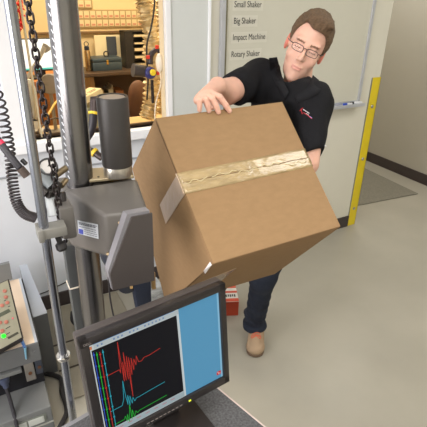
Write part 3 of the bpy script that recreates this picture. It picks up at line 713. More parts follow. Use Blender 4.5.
bm = BM(); box(bm, (cp.x - .012, cp.y - .012, 1.97), (cp.x + .012, cp.y + .012, 2.25), bev=.003); put('hoist_hook_block', bm, M_gr, C_)

# coil cord + hoses at far left
bm = BM(); cpts = smoothpath([at(-6, 84, .98), at(1, 105, .98), at(5, 125, .98), at(9, 145, .98), at(11, 165, .98), at(13, 185, .99), at(17, 203, 1.0), at(25, 214, 1.01), at(36, 218, 1.02)], 34)
hp = []; up = V((.3, -.7, .6)); acc = 0
for i, p in enumerate(cpts):
    tt = (cpts[min(i + 1, len(cpts) - 1)] - cpts[max(i - 1, 0)]).normalized(); s = tt.cross(V((.47, .88, .05))).normalized(); u = s.cross(tt)
    for j in range(3):
        f = j / 3; q_ = p.lerp(cpts[min(i + 1, len(cpts) - 1)], f); an = ((i + f) * .36 + (i + f) ** 2 * .0020)
        rr_ = .0100; hp.append(q_ + (s * math.cos(an) + u * math.sin(an)) * rr_)
tube(bm, hp, .0024, 7)
o = put('coiled_hose', bm, mat('dark_coil_plastic', (48, 42, 44), .4), None, True); tag(o, 'dark coiled air hose looping down left of the guide rod', 'hose')
t = thing('air_hose', 'straight black air hose with a red band at the left edge beside the coiled hose', 'hose', tuple(at(14, 160, .96)))
bm = BM(); tube(bm, [at(-8, 132, .95), at(4, 148, .95), at(14, 161, .955), at(20, 168, .96)], .0078, 12, smooth=6); put('hose_tube', bm, Mh, t, True)
bm = BM(); cyl(bm, at(-1, 142, .95), at(2, 145.6, .95), .0090, n=16); put('red_band', bm, mat('pink_red_band', (220, 50, 84), .4), t, 'auto')
bm = BM(); cyl(bm, at(20, 168, .96), at(27, 176, .97), .0088, n=16); put('coupling', bm, mat('brown_grey_coupling', (96, 84, 78), .4, .5), t, 'auto')
bm = BM(); cyl(bm, at(22, 160, .97), at(26, 164, .97), .0050, n=12); put('quick_release', bm, M_bk, t, 'auto')

# ================================================================== LEFT MACHINES
M_lg = mat('light_blue_grey_panel', (182, 188, 198), .5, noise_amt=.02)
M_dg = mat('machine_dark_grey', (92, 94, 96), .55, noise_amt=.05)
M_mg = mat('machine_mid_grey', (118, 120, 120), .5, noise_amt=.04)
# rear cabinet
t = thing('equipment_cabinet', 'low grey steel cabinet with a light top standing behind the control bench', 'cabinet', (.0, 2.1, 0))
zt = .385
cq = [V((.061, 1.875, 0)), V((.126, 1.88, 0)), V((.100, 2.37, 0)), V((.060, 2.37, 0))]
bm = BM(); prism(bm, [p for p in cq], (0, 0, zt - .004)); put('body', bm, M_dg, t)
bm = BM(); prism(bm, [p + V((0, 0, zt - .004)) for p in cq], (0, 0, .004)); put('top_panel', bm, M_lg, t)
# front bench
zq = .42
def z_(x, y): return onz(x, y, zq)
t = thing('test_bench', 'grey steel test bench with a ribbed cream top at the lower left', 'bench', (-.2, 1.7, 0))
yf = z_(38, 343).y; xr_ = z_(38, 343).x
yr = z_(11, 279).y - .02
print('bench', xr_, yf, yr)
bm = BM(); box(bm, (-.6, yf + .006, zq - .004), (xr_ - .012, yr, zq + .004)); 
for k in range(7): box(bm, (xr_ - .035 - k * .035, yf + .01, zq + .004), (xr_ - .032 - k * .035, yr, zq + .0055))
put('cream_top', bm, mat('cream_ribbed_top', (228, 206, 182), .6, noise_amt=.03), t)
bm = BM(); box(bm, (xr_ - .012, yf + .004, zq - .02), (xr_, yr, zq + .006), bev=.001); put('side_rail', bm, M_lg, t)
bm = BM(); box(bm, (xr_, yf + .01, zq - .03), (xr_ + .006, yr, zq - .002)); put('gap_shade_strip', bm, M_bk, t)  # black strip standing in for the shade in the gap beside the bench
ap = .092
bm = BM(); box(bm, (-.6, yf - .004, zq - ap), (xr_ + .002, yf + .006, zq + .004), bev=.002); put('front_apron', bm, mat('apron_grey', (104, 106, 108), .5, noise_amt=.05), t)
bm = BM(); box(bm, (-.6, yf + .006, zq - ap), (xr_ + .0, yr, zq - .03)); put('drawer_box', bm, M_dg, t)
bm = BM(); cyl(bm, (xr_ - .022, yf - .006, zq - .03), (xr_ - .022, yf - .003, zq - .03), .006, n=16); put('screw', bm, mat('steel_screw', (1, 1, 1)), t)
bm = BM(); box(bm, (-.6, yf - .012, zq - ap - .03), (xr_ - .085, yf + .02, zq - ap - .012), bev=.002); put('rail', bm, M_mg, t)
bm = BM(); box(bm, (xr_ - .075, yf - .004, zq - ap - .10), (xr_ - .035, yf + .04, zq - ap), bev=.003); put('bracket', bm, mat('worn_grey_bracket', (128, 124, 118), .5, .2, .15), t)
bm = BM(); box(bm, (xr_ - .03, yf + .0, zq - ap - .08), (xr_ + .0, yf + .05, zq - ap), bev=.003); put('bracket', bm, mat('dark_blue_grey_block', (58, 64, 76), .4, .2), t)
bm = BM(); cyl(bm, (xr_ - .055, yf - .008, zq - ap - .055), (xr_ - .055, yf + .002, zq - ap - .055), .008, n=16); cyl(bm, (xr_ - .014, yf - .005, zq - ap - .04), (xr_ - .014, yf + .003, zq - ap - .04), .007, n=16); put('bolt', bm, mat('rusty_bolt', (110, 72, 48), .6, .4), t, 'auto')
# connector hanging in the cavity
bm = BM(); cyl(bm, (xr_ - .16, yf + .01, zq - ap - .035), (xr_ - .16, yf + .01, zq - ap - .075), .026, .018, 20); cyl(bm, (xr_ - .16, yf + .01, zq - ap - .075), (xr_ - .16, yf + .01, zq - ap - .10), .012, n=14); put('connector', bm, mat('navy_connector', (70, 78, 104), .4), t, 'auto')
# lower base
yb = yf - .10; zbase = .14
bm = BM(); box(bm, (-.6, yb + .0, .0), (xr_ - .004, 1.865, zbase), bev=.004); put('base', bm, M_mg, t)
bm = BM(); box(bm, (-.6, yf + .06, zbase), (xr_ - .0, yf + .4, zq - ap)); put('cavity_shade_block', bm, mat('cavity_shade_black', (24, 24, 30), .6), t)  # near-black block that paints the shade inside the open cavity
bm = BM(); box(bm, (-.6, yb - .004, zbase - .075), (xr_ - .03, yb + .002, zbase - .03), bev=.001); put('label_bar', bm, mat('greenish_grey_bar', (120, 124, 116), .5), t)
bm = BM(); box(bm, (xr_ - .105, yb - .006, zbase - .072), (xr_ - .04, yb - .003, zbase - .036), bev=.002); box(bm, (xr_ - .155, yb - .006, zbase - .072), (xr_ - .112, yb - .003, zbase - .036), bev=.001); box(bm, (xr_ - .30, yb - .006, zbase - .072), (xr_ - .175, yb - .003, zbase - .036), bev=.001)
put('name_plate', bm, mat('pale_plate', (196, 200, 194), .5), t)
bm = BM(); cyl(bm, (xr_ - .197, yb - .008, zbase - .06), (xr_ - .185, yb - .008, zbase - .045), .002, n=6); cyl(bm, (xr_ - .185, yb - .008, zbase - .06), (xr_ - .197, yb - .008, zbase - .045), .002, n=6); put('cross_mark', bm, M_ink, t)
bm = BM(); box(bm, (-.6, yb - .003, .045), (xr_ - .004, yb + .0, .052)); put('seam_line', bm, mat('pale_seam', (176, 176, 168), .5), t)
# back plate of bench at upper left
bm = BM(); q0 = z_(12, 279)
p1, p2, p3, p4 = onplane(-12, 268, V((0, yr - .02, 0)), V((0, 1, 0))), onplane(9.5, 263, V((0, yr - .02, 0)), V((0, 1, 0))), onplane(12.5, 279, V((0, yr - .02, 0)), V((0, 1, 0))), onplane(-12, 290, V((0, yr - .02, 0)), V((0, 1, 0)))
prism(bm, [p1, p2, p3, p4], (0, .02, 0)); put('back_panel', bm, MATS['machine_mid_grey'], t)
# black cable from the cavity
bm = BM(); tube(bm, [(xr_ - .16, yf + .01, zq - ap - .10), (xr_ - .155, yf - .03, zbase + .03), (xr_ - .15, yb - .012, zbase - .02), (xr_ - .155, yb - .02, .06), (xr_ - .17, yb - .05, .01), (xr_ - .22, yb - .15, .008)], .008, 10, smooth=7)
o = put('power_cable', bm, mat('dark_braided_cable', (46, 44, 50), .6, bump=.5, bscale=300), None, True); tag(o, 'dark cable dropping from the bench cavity over its labelled base', 'cable')
# controller
Zc = zq + .055
c1, c2q, c3q = onz(8.5, 280, .60), onz(22.5, 337, .47), onz(0, 349.5, .47)
c0q = c1 + (c3q - c2q) * 3.0; c4q = c2q + (c3q - c2q) * 3.0
ex = (c2q - c3q).normalized(); ez = (c2q - c3q).cross(c1 - c2q).normalized()
if ez.z < 0: ez = -ez
ey = ez.cross(ex).normalized()
cM = basis(c2q, ex, ey, ez)
t = thing('control_pendant', 'olive-grey keypad controller with reddish buttons and a green light', 'controller', tuple(c2q))
bm = BM(); g_ = (c1 - c2q).normalized() * .004 ; prism(bm, [c2q - g_ + ex * .003, c1 + g_ + ex * .003, c0q + g_, c4q - g_], -ez * .035); put('case', bm, mat('black_brown_case', (46, 38, 36), .5), t)
bm = BM(); prism(bm, [c2q - ex * .004, c1 - ex * .004, c0q, c4q], ez * .002); put('face_panel', bm, mat('olive_grey_panel', (150, 147, 128), .5, noise_amt=.04), t)
def cpt(x, y): 
    p = onplane(x, y, c2q + ez * .002, ez); d = cM.inverted() @ p; return d.x, d.y
M_btn = mat('dusty_red_button', (176, 108, 92), .5)
for (x, y) in ((4.7, 291.2), (5.8, 297.2), (7.3, 302.8), (2.2, 305.6), (6.2, 322.2), (2.2, 331), (0, 322.8)):
    u, v_ = cpt(x, y); bm = BM(); lathe(bm, cM @ V((u, v_, .002)), ez, [(.0085, 0), (.0085, .003), (.007, .004)], 20); put('button', bm, M_btn, t, 'auto')
u, v_ = cpt(12.7, 318.4); bm = BM(); lathe(bm, cM @ V((u, v_, .002)), ez, [(.003, 0), (.003, .002)], 12); put('red_lamp', bm, mat('red_lamp_m', (230, 60, 100), .4, emit=.5), t)
u, v_ = cpt(3.6, 336.2); bm = BM(); lathe(bm, cM @ V((u, v_, .002)), ez, [(.009, 0), (.009, .003), (.006, .004)], 20); put('green_lamp', bm, mat('green_lamp_m', (30, 255, 40), .3, emit=1.2), t)
u, v_ = cpt(10, 310.5); bm = BM(); box(bm, (u - .065, v_ - .007, .002), (u, v_ + .010, .003), cM); put('display', bm, mat('dark_lcd', (84, 88, 74), .3), t)
u, v_ = cpt(18, 332.5); bm = BM(); box(bm, (u - .045, v_ - .006, .002), (u, v_ + .004, .003), cM); put('name_strip', bm, mat('dark_strip', (70, 68, 58), .4), t)
bm = BM()
for (x, y, l) in ((8, 327.5, .02), (8, 333.5, .016), (5, 300.5, .010), (9, 306.5, .010)):
    u, v_ = cpt(x, y); box(bm, (u - l / 2, v_ - .0015, .002), (u + l / 2, v_ + .0015, .0026), cM)
put('panel_text', bm, M_ink, t)
# blue pen on the bench edge
t = thing('blue_pen', 'blue capped pen hanging over the front edge of the cream bench top', 'pen', tuple(z_(22, 340)))
zp = zq + .012
A_ = onz(20.5, 337, zp); B_ = z_(24.8, 346.5); B_ = V((B_.x, yf - .010, zq + .004)); C2 = ony(26.2, 358.5, yf - .010)
bm = BM(); cyl(bm, A_, B_, .0065, n=14); put('cap', bm, mat('pen_blue', (70, 110, 170), .35), t, 'auto')
bm = BM(); cyl(bm, B_, C2, .0052, .004, n=14); put('barrel', bm, mat('pen_pale_blue', (120, 170, 196), .3), t, 'auto')
bm = BM(); cyl(bm, C2, C2 + (C2 - B_).normalized() * .006, .0035, .001, n=12); put('tip', bm, mat('pen_tip_white', (220, 232, 240), .3), t, 'auto')
# cables on floor behind
bm = BM(); tube(bm, [onz(72, 312, .012), onz(72, 320, .012), onz(76, 325, .012), onz(86, 330, .012)], .009, 8, smooth=6)
o = put('floor_cable', bm, mat('black_braid', (44, 42, 44), .7, bump=.6, bscale=260), None, True); tag(o, 'short black cable curling on the floor behind the chrome column foot', 'cable')
bm = BM(); tube(bm, [onz(40, 372, .014), onz(60, 378, .014), onz(62, 392, .014), onz(67, 410, .014), onz(60, 427, .014), onz(52, 440, .014)], .012, 10, smooth=7)
o = put('floor_cable', bm, mat('black_braid', (44, 42, 44), .7, bump=.6, bscale=260), None, True); tag(o, 'thick black cable lying on the floor between the bench and the guide rod', 'cable')
bm = BM(); tube(bm, [ony(39, 294.5, YW - .012), ony(48, 291, YW - .012), ony(57, 286.5, YW - .012), ony(66, 282, YW - .012), ony(74, 276, YW - .012)], .0035, 8, smooth=5)
o = put('wall_cable', bm, MATS['black_cable'], None, True); tag(o, 'thin black cable running along the foot of the white wall', 'cable')
# floor plates
M_pl = mat('dirty_floor_board', (150, 143, 126), .6, noise_amt=.16, scale=5)
bm = BM(); 
box(bm, (.13, 1.66, .0), (.60, 2.40, .010), bev=.002); o = put('floor_tile', bm, M_pl); tag(o, 'tan floor sheet with dark seams on the floor behind the steel column', 'floor sheet')
bm = BM(); 
for y in (1.86, 2.06): box(bm, (.13, y, .0101), (.60, y + .012, .0112))
put('seam', bm, mat('dark_brown_seam', (60, 48, 38), .7), o)
bm = BM(); box(bm, (-.4, 1.2, .0), (.42, 1.53, .009), bev=.002); o = put('floor_plate', bm, mat('pale_floor_plate', (196, 196, 192), .5, noise_amt=.06)); tag(o, 'pale bolted metal plate on the floor in front of the bench base', 'floor plate')
bm = BM(); p = onz(48, 423, .009); cyl(bm, p, p + V((0, 0, .002)), .009, n=14); put('bolt_hole', bm, M_ink, o)

# navy chair behind the tester
t = thing('navy_chair', 'navy upholstered chair partly hidden behind the dark leaf plate of the tester', 'chair', tuple(onz(142, 312, 0)))
M_nv = mat('navy_fabric', (38, 46, 66), .8, noise_amt=.1, bump=.2, bscale=200)
yc = 1.75
pl = [ony(132.5, 268, yc), ony(151, 268, yc), ony(151.5, 303, yc), ony(152, 330, yc), ony(143, 335, yc), ony(138.5, 311, yc), ony(135, 292, yc)]
bm = BM(); prism(bm, pl, (0, .06, 0)); bevel_all(bm, .006, 2); put('backrest', bm, M_nv, t, 'auto')
bm = BM(); cc = ony(129, 284, yc)
pl = [cc + V((.055 * math.cos(a_), .01, .065 * math.sin(a_))) for a_ in [math.radians(v) for v in range(180, 361, 18)]] + [cc + V((.055, .01, .05)), cc + V((-.055, .01, .05))]
prism(bm, pl, (0, .3, 0)); bevel_all(bm, .005, 2); put('seat', bm, mat('dark_navy_vinyl', (30, 36, 52), .45), t, 'auto')
bm = BM(); a_ = ony(154, 285, yc + .07); b_ = ony(131, 283, yc - .004)
box(bm, (b_.x - .006, yc - .01, b_.z - .03), (b_.x + .006, yc + .0, b_.z + .05)); box(bm, (a_.x - .012, yc + .06, a_.z - .02), (a_.x + .006, yc + .08, a_.z + .08)); put('wood_trim', bm, mat('light_wood_trim', (206, 168, 110), .5), t)
bm = BM(); b_ = ony(141, 320, yc + .03); cyl(bm, (b_.x, yc + .03, .0), (b_.x, yc + .03, b_.z + .02), .02, n=14); put('post', bm, M_bk, t, 'auto')
bm = BM(); a_ = ony(155, 294, 1.95); box(bm, (a_.x - .03, 1.95, 0), (a_.x + .05, 2.05, a_.z + .04), bev=.004)
for k in range(4): box(bm, (a_.x - .032, 1.944, a_.z - .05 + k * .02), (a_.x + .052, 1.951, a_.z - .044 + k * .02))
o = put('small_power_unit', bm, mat('pale_slotted_unit', (200, 204, 206), .5, noise_amt=.25, scale=30)); tag(o, 'small pale slotted unit on the floor between the navy chair and the carton', 'power unit')

# red package on the floor
t = thing('red_carton', 'small red and white carton on the concrete floor beside the screen edge', 'carton', tuple(onz(230, 316, 0)))
A_ = onz(238.2, 315.5, 0); dl = (onz(215, 316.5, 0) - A_); dl.z = 0; dl = dl.normalized(); dp = V((-dl.y, dl.x, 0)); 
if dp.y < 0: dp = -dp
ht = onplane(238, 301.5, A_, V((A_.x, A_.y, 0)).normalized()).z
dm = basis(A_, -dl, dp, (0, 0, 1))
print('carton', ht)
bm = BM(); box(bm, (-.26, 0, 0), (0, .16, ht), dm, .003); put('carton_body', bm, mat('brick_red_card', (172, 62, 34), .55, noise_amt=.06), t)
bm = BM(); box(bm, (-.26, .0, ht), (0, .16, ht + .003), dm); put('top_flap', bm, mat('glossy_white_card', (236, 230, 222), .4), t)
bm = BM()
for v0, v1 in ((.0, .03), (.085, .105), (.135, .16)): box(bm, (-.26, v0, ht + .003), (-.0, v1, ht + .0036), dm)
put('red_stripes', bm, mat('red_print', (214, 84, 56), .45), t)
bm = BM()
for i_ in range(5): box(bm, (-.075 + i_ * .013, .045 + .004 * (i_ % 2), ht + .003), (-.067 + i_ * .013, .07, ht + .0038), dm)
put('black_print', bm, M_ink, t)
bm = BM()
for i_ in range(3): box(bm, (-.14, -.001, .02 + i_ * .032), (-.098, 0, .042 + i_ * .032), dm)
put('label_print', bm, mat('grey_print', (196, 186, 178), .5), t)

# ================================================================== DESK + MONITOR
ZD = .75
K = onz(184, 361, ZD); u1 = (onz(264, 427, ZD) - K).normalized(); u2 = V((-1, -.2, 0)).normalized()
pA = K; pB = K + u1 * 1.25; pC = pB + u2 * 1.5; pD = K + u2 * 1.5
t = thing('desk', 'dark speckled laminate desk with a pale edge band under the flat monitor', 'desk', (.0, .3, 0))
M_desk = mat('dark_speckled_laminate', (84, 84, 86), .6, noise_amt=.45, scale=160)
bm = BM(); prism(bm, [x - V((0, 0, .03)) for x in (pA, pB, pC, pD)], (0, 0, .030)); put('desktop', bm, M_desk, t)
bm = BM(); nrm = V((0, 0, 1)).cross(u1).normalized()
if nrm.dot(u2) > 0: nrm = -nrm
prism(bm, [x - V((0, 0, .031)) for x in (pA, pB, pB + nrm * .004, pA + nrm * .004)], (0, 0, .032)); put('edge_band', bm, mat('pale_edge_band', (206, 190, 182), .4), t)
nb = V((0, 0, 1)).cross(u2).normalized()
if nb.y < 0: nb = -nb
bm = BM(); prism(bm, [x - V((0, 0, .031)) for x in (pA, pD, pD + nb * .012, pA + nb * .012)], (0, 0, .031)); put('back_rail', bm, mat('grey_metal_rail', (150, 150, 154), .4, .5), t)
for base in (pA + u1 * .08 + u2 * .08, pB - u1 * .08 + u2 * .08, pC - u1 * .08 - u2 * .08, pD + u1 * .08 - u2 * .08):
    bm = BM(); cbox(bm, (base.x, base.y, (ZD - .03) / 2), (.05, .05, ZD - .03), bev=.004); put('leg', bm, mat('desk_leg_black', (40, 40, 42), .4, .4), t)

O = V((.113, .721, 1.153)); ex = V((.994, .110, .010)).normalized(); ez = V((-.022, .105, .994)); ez = (ez - ex * ez.dot(ex)).normalized(); ey = ez.cross(ex)   # ey points away from camera
SW, SH = .32, .256
def S(u, v_, d=0): return O + ex * (u * SW) - ez * (v_ * SH) - ey * d
MM = basis(O, ex, ez, -ey)     # local x right, y up, z toward viewer
t = thing('flat_monitor', 'black flat computer monitor showing red, cyan and green shock traces', 'monitor', tuple(O + ex * SW / 2 - ez * (SH + .1)))
def mbox(bm, u0, v0, u1_, v1, d0, d1, bev=0): return box(bm, (u0 * SW, -v1 * SH, d0), (u1_ * SW, -v0 * SH, d1), MM, bev)
M_bez = mat('bezel_black', (38, 34, 34), .35, spec=.5); M_bt = mat('bezel_top_grey', (66, 60, 58), .4)
U0, U1, V0, V1 = -.058, 1.052, -.075, 1.085
bm = BM()
mbox(bm, U0, V0, U1, 0, -.010, .008, .0015); mbox(bm, U0, 1, U1, V1, -.010, .008, .0015); mbox(bm, U0, V0, 0, V1, -.010, .008, .0015); mbox(bm, 1, V0, U1, V1, -.010, .008, .0015)
put('bezel', bm, M_bez, t, 'auto')
bm = BM(); mbox(bm, U0 - .002, V0 - .003, U1 + .002, V1 + .003, -.034, -.010, .004); put('back_shell', bm, M_bt, t, 'auto')
bm = BM(); mbox(bm, .2, .15, .8, .85, -.055, -.033, .008); put('rear_hump', bm, M_bt, t, 'auto')
def em(name, c, e=.62):
    m_ = mat(name, tuple(v * .35 for v in c), .35, noise_amt=0, emit=e, spec=.2)
    m_.node_tree.nodes['Principled BSDF'].inputs['Emission Color'].default_value = lin(c) + (1,); return m_
bm = BM(); mbox(bm, 0, 0, 1, 1, -.001, .0004); scr = put('screen', bm, em('screen_blue', (92, 160, 200), .66), t)
def sp(name, rects, m, d=.0008):
    bm = BM()
    for (a0, b0, a1, b1) in rects: mbox(bm, a0, b0, a1, b1, .0004, d)
    return put(name, bm, m, scr)
sp('window_frame', [(0, 0, .655, 1)], em('screen_white', (214, 224, 226)), .0007)
sp('title_bar', [(.03, .004, .62, .022)], em('screen_title_blue', (96, 150, 210)), .0009)
sp('tool_bar', [(.03, .026, .655, .066)], em('screen_grey', (196, 206, 208)), .0009)
rr = random.Random(2)
sp('tool_icons', [(x, .036, x + .012, .054) for x in [.05 + .028 * i for i in range(18)] if rr.random() > .35], em('screen_icon_blue', (120, 150, 196)), .001)
sp('orange_icon', [(.002, .03, .018, .06)], em('screen_orange', (230, 140, 90)), .001)
sp('plot_area', [(.012, .072, .636, .93)], em('screen_black', (28, 28, 36), .25), .0009)
sp('status_bar', [(.0, .935, .64, .995)], em('screen_status', (170, 188, 196)), .001)
sp('status_text', [(.1 + .07 * i, .955, .135 + .07 * i, .962) for i in range(7)], em('screen_status_red', (200, 120, 130)), .0012)
sp('right_edge_glow', [(.985, 0, 1, 1)], em('screen_pale_blue', (150, 205, 235)), .0007)
sp('red_icon', [(.945, .915, .985, .955)], em('screen_red', (220, 50, 50)), .001)
sp('icon_lines', [(.950, .922, .965, .928), (.957, .938, .980, .944)], em('screen_iconwhite', (250, 220, 220)), .0012)
TR = {}
def trace(name, pts, m, r=.00058):
    bm = BM(); P3 = [S(u, v_, .0013) for u, v_ in pts]
    for a_, b_ in zip(P3, P3[1:]):
        d_ = (b_ - a_); 
        if d_.length < 1e-5: continue
        s_ = d_.normalized().cross(ey) * r
        prism(bm, [a_ - s_, b_ - s_, b_ + s_, a_ + s_], -ey * .0004)
    return put(name, bm, m, scr)
cR, cC, cG, cB = em('trace_red', (206, 54, 44)), em('trace_cyan', (50, 176, 196)), em('trace_green', (40, 190, 60)), em('trace_blue', (50, 90, 210))
def burst(u0, u1_, vb, amp, n, seed, decay=3.0):
    r_ = random.Random(seed); out = []
    for i in range(n):
        f = i / n; out.append((u0 + (u1_ - u0) * f, vb + (1 if i % 2 else -1) * amp * math.exp(-decay * f) * r_.uniform(.5, 1.0)))
    return out
trace('red_trace', [(.085, .37), (.170, .362), (.176, .40), (.186, .088), (.192, .50), (.200, .30), (.206, .50), (.214, .21), (.222, .50), (.231, .26), (.236, .70), (.244, .28), (.252, .47), (.262, .30), (.270, .43), (.280, .32), (.290, .39), (.300, .30), (.312, .37), (.335, .375), (.355, .35), (.397, .352), (.482, .332)], cR)
trace('cyan_trace', [(.065, .745), (.150, .742), (.168, .68), (.180, .49), (.184, .66), (.192, .76), (.199, .66), (.206, .78), (.214, .68), (.224, .77), (.234, .71), (.245, .76), (.257, .735), (.281, .735), (.388, .723), (.489, .715)], cC)
trace('green_trace', [(.074, .902), (.150, .899), (.160, .87), (.168, .935), (.176, .86), (.184, .955), (.192, .87), (.202, .77), (.206, .94), (.216, .84), (.226, .93), (.240, .87), (.252, .90), (.27, .885), (.492, .874)], cG)
for nm, u, c in (('blue_axis', .022, cB), ('green_axis', .041, cG), ('red_axis', .062, cR), ('cyan_axis', .082, cC)):
    off = {'blue_axis': .09, 'green_axis': .10, 'red_axis': .11, 'cyan_axis': .10}[nm]
    trace(nm, [(u, off), (u, .925)], c, .0007)
    sp('axis_markers', [(u - .005, off + .02 + .115 * k, u + .006, off + .033 + .115 * k) for k in range(7)], c, .0015)
txt = text_obj('maker_mark', 'DELL', .0075, MM @ Matrix.Translation((-.012 * 1, .004, .0082)), mat('bezel_lettering', (130, 122, 118), .4), t, .0002)
bm = BM()
mbox(bm, .66, 1.045, .68, 1.06, .008, .0092); put('power_light', bm, mat('yellow_green_lamp', (200, 220, 40), .4, emit=.8), t)
bm = BM()
for i_ in range(9): mbox(bm, .30 + .035 * i_, 1.05, .322 + .035 * i_, 1.058, .008, .0088)
put('menu_marks', bm, MATS['bezel_lettering'], t)
# stand : neck + foot
bc = O + ex * (.62 * SW); by = bc.y + .02
nk = basis((bc.x, by, ZD), ex, V((-ex.y, ex.x, 0)), (0, 0, 1))
bm = BM(); prism(bm, [nk @ V(p) for p in ((-.05, .02, .012), (.03, .02, .012), (.02, .03, .33), (-.04, .03, .33))], V((-ex.y, ex.x, 0)).normalized() * .022); bevel_all(bm, .003, 2)
put('stand_neck', bm, M_bez, t, 'auto')
bm = BM(); box(bm, (-.10, -.12, .0012), (.085, .10, .013), nk, .006); put('stand_foot', bm, M_bez, t, 'auto')


# ================================================================== CARDBOARD BOX
KB = .95
BP = {'A': (.491, 1.286, 1.451), 'E': (.475, 1.518, 1.179), 'D': (.491, .903, 1.126), 'G': (.476, 1.135, .854), 'B': (.977, 1.3, 1.436), 'F': (.962, 1.532, 1.164), 'C': (.978, .917, 1.111), 'H': (.962, 1.149, .838)}
PX = {'A': (154.7, 118.5), 'B': (282, 102), 'C': (340.5, 227), 'D': (212.5, 264.8), 'E': (132, 168.5), 'G': (166, 306), 'H': (275, 274), 'F': (240, 157)}
Q = {}
for k_, p_ in BP.items():
    p_ = CAM + (V(p_) - CAM) * KB; Q[k_] = at(PX[k_][0], PX[k_][1], (p_ - CAM).dot(CF))
def pl_(k_, a_, b_, c_): Q[k_] = onplane(PX[k_][0], PX[k_][1], Q[a_], (Q[b_] - Q[a_]).cross(Q[c_] - Q[a_]).normalized())
pl_('C', 'A', 'B', 'D'); pl_('G', 'A', 'E', 'D'); pl_('H', 'D', 'C', 'G'); Q['F'] = Q['E'] + Q['B'] - Q['A']
print('BOX', {k_: tuple(round(x, 3) for x in v_) for k_, v_ in Q.items()})
def qf(a_, b_, c_, d_, u, v_):   # bilinear on quad a-b (u), a-d (v)
    return Q[a_].lerp(Q[b_], u).lerp(Q[d_].lerp(Q[c_], u), v_)
def top(u, v_): return qf('A', 'B', 'C', 'D', u, v_)
def left(u, v_): return qf('A', 'E', 'G', 'D', u, v_)     # u = depth, v = along A-D
def bot(u, v_): return qf('D', 'C', 'H', 'G', u, v_)
nT = (Q['B'] - Q['A']).cross(Q['D'] - Q['A']).normalized()
if nT.dot(CAM - Q['A']) < 0: nT = -nT
nL = (Q['E'] - Q['A']).cross(Q['D'] - Q['A']).normalized()
if nL.dot(CAM - Q['A']) < 0: nL = -nL
nB = (Q['C'] - Q['D']).cross(Q['G'] - Q['D']).normalized()
if nB.z > 0: nB = -nB
M_card = mat('kraft_cardboard', (146, 117, 84), .8, noise_amt=.05, scale=30, spec=.2, bump=.03, bscale=120, stretch=(1, 1, 3))
M_tape = mat('clear_brown_packing_tape', (166, 144, 104), .16, noise_amt=.16, scale=24, bump=.55, bscale=34, spec=.6, coat=.6, stretch=(1, 3, 3))
M_tape2 = mat('pale_packing_tape', (184, 158, 132), .3, noise_amt=.05, bump=.15, bscale=50, spec=.5)
t = thing('cardboard_box', 'large brown cardboard box tilted on edge with a clear tape strip, held by the man', 'cardboard box', tuple((Q['A'] + Q['C'] + Q['G']) / 3))
def grid(bm, fn, n, nu=2, nv=2, th=.003, j=0, seed=1):
    r_ = random.Random(seed); a_ = {}
    for i in range(nu + 1):
        for k in range(nv + 1):
            p = fn(i / nu, k / nv); z = n * ((r_.random() - .5) * j) if j else V((0, 0, 0))
            a_[i, k] = (bm.verts.new(p + n * th + z), bm.verts.new(p))
    for i in range(nu):
        for k in range(nv):
            for s_ in (0, 1): bm.faces.new([a_[x][s_] for x in ((i, k), (i + 1, k), (i + 1, k + 1), (i, k + 1))])
    def edge(seq):
        for x, y in zip(seq, seq[1:]): bm.faces.new((a_[x][0], a_[y][0], a_[y][1], a_[x][1]))
    edge([(i, 0) for i in range(nu + 1)]); edge([(i, nv) for i in range(nu + 1)]); edge([(0, k) for k in range(nv + 1)]); edge([(nu, k) for k in range(nv + 1)])
bm = BM(); vv = {k_: bm.verts.new(p_) for k_, p_ in Q.items()}
for f_ in ('ABCD', 'AEGD', 'DCHG', 'BFHC', 'AEFB', 'EFHG'): bm.faces.new([vv[c_] for c_ in f_])
bevel_all(bm, .0025, 2); put('box_body', bm, M_card, t, 'auto')
bm = BM(); grid(bm, lambda u, v_: top(.004 + .992 * u, .004 + .470 * v_), nT, 1, 1, .0035); put('flap', bm, M_card, t)
bm = BM(); grid(bm, lambda u, v_: top(.004 + .992 * u, .482 + .514 * v_), nT, 1, 1, .0035); put('flap', bm, M_card, t)
bm = BM(); grid(bm, lambda u, v_: top(.0 + 1.0 * u, .408 + .142 * v_ - .004 * u), nT, 44, 8, .0055, .0022, 3)
tp = put('tape', bm, M_tape, t, True)
bm = BM()
r_ = random.Random(11)
for k in range(5):
    u0 = .02 + k * .19; w0 = .14 + .05 * r_.random(); v0 = .43 + .09 * r_.random()
    tube(bm, [top(u0 + w0 * i_ / 6, v0 + .010 * math.sin(i_ * 1.9 + k)) + nT * .0062 for i_ in range(7)], .0016, 6, smooth=3)
put('tape_wrinkles', bm, mat('tape_crease', (200, 182, 140), .1, spec=.8, coat=1), t, True)
bm = BM(); tube(bm, [top(.01 + .98 * i_ / 20, .478 + .002 * math.sin(i_)) + nT * .0060 for i_ in range(21)], .0011, 6); put('seam', bm, mat('seam_brown', (120, 92, 56), .6), t)
bm = BM(); grid(bm, lambda u, v_: left(.0 + .50 * u, .415 + .135 * v_ + .012 * u) - nL * .003, nL, 8, 4, .0045, .0006, 5); put('tape', bm, M_tape2, t)
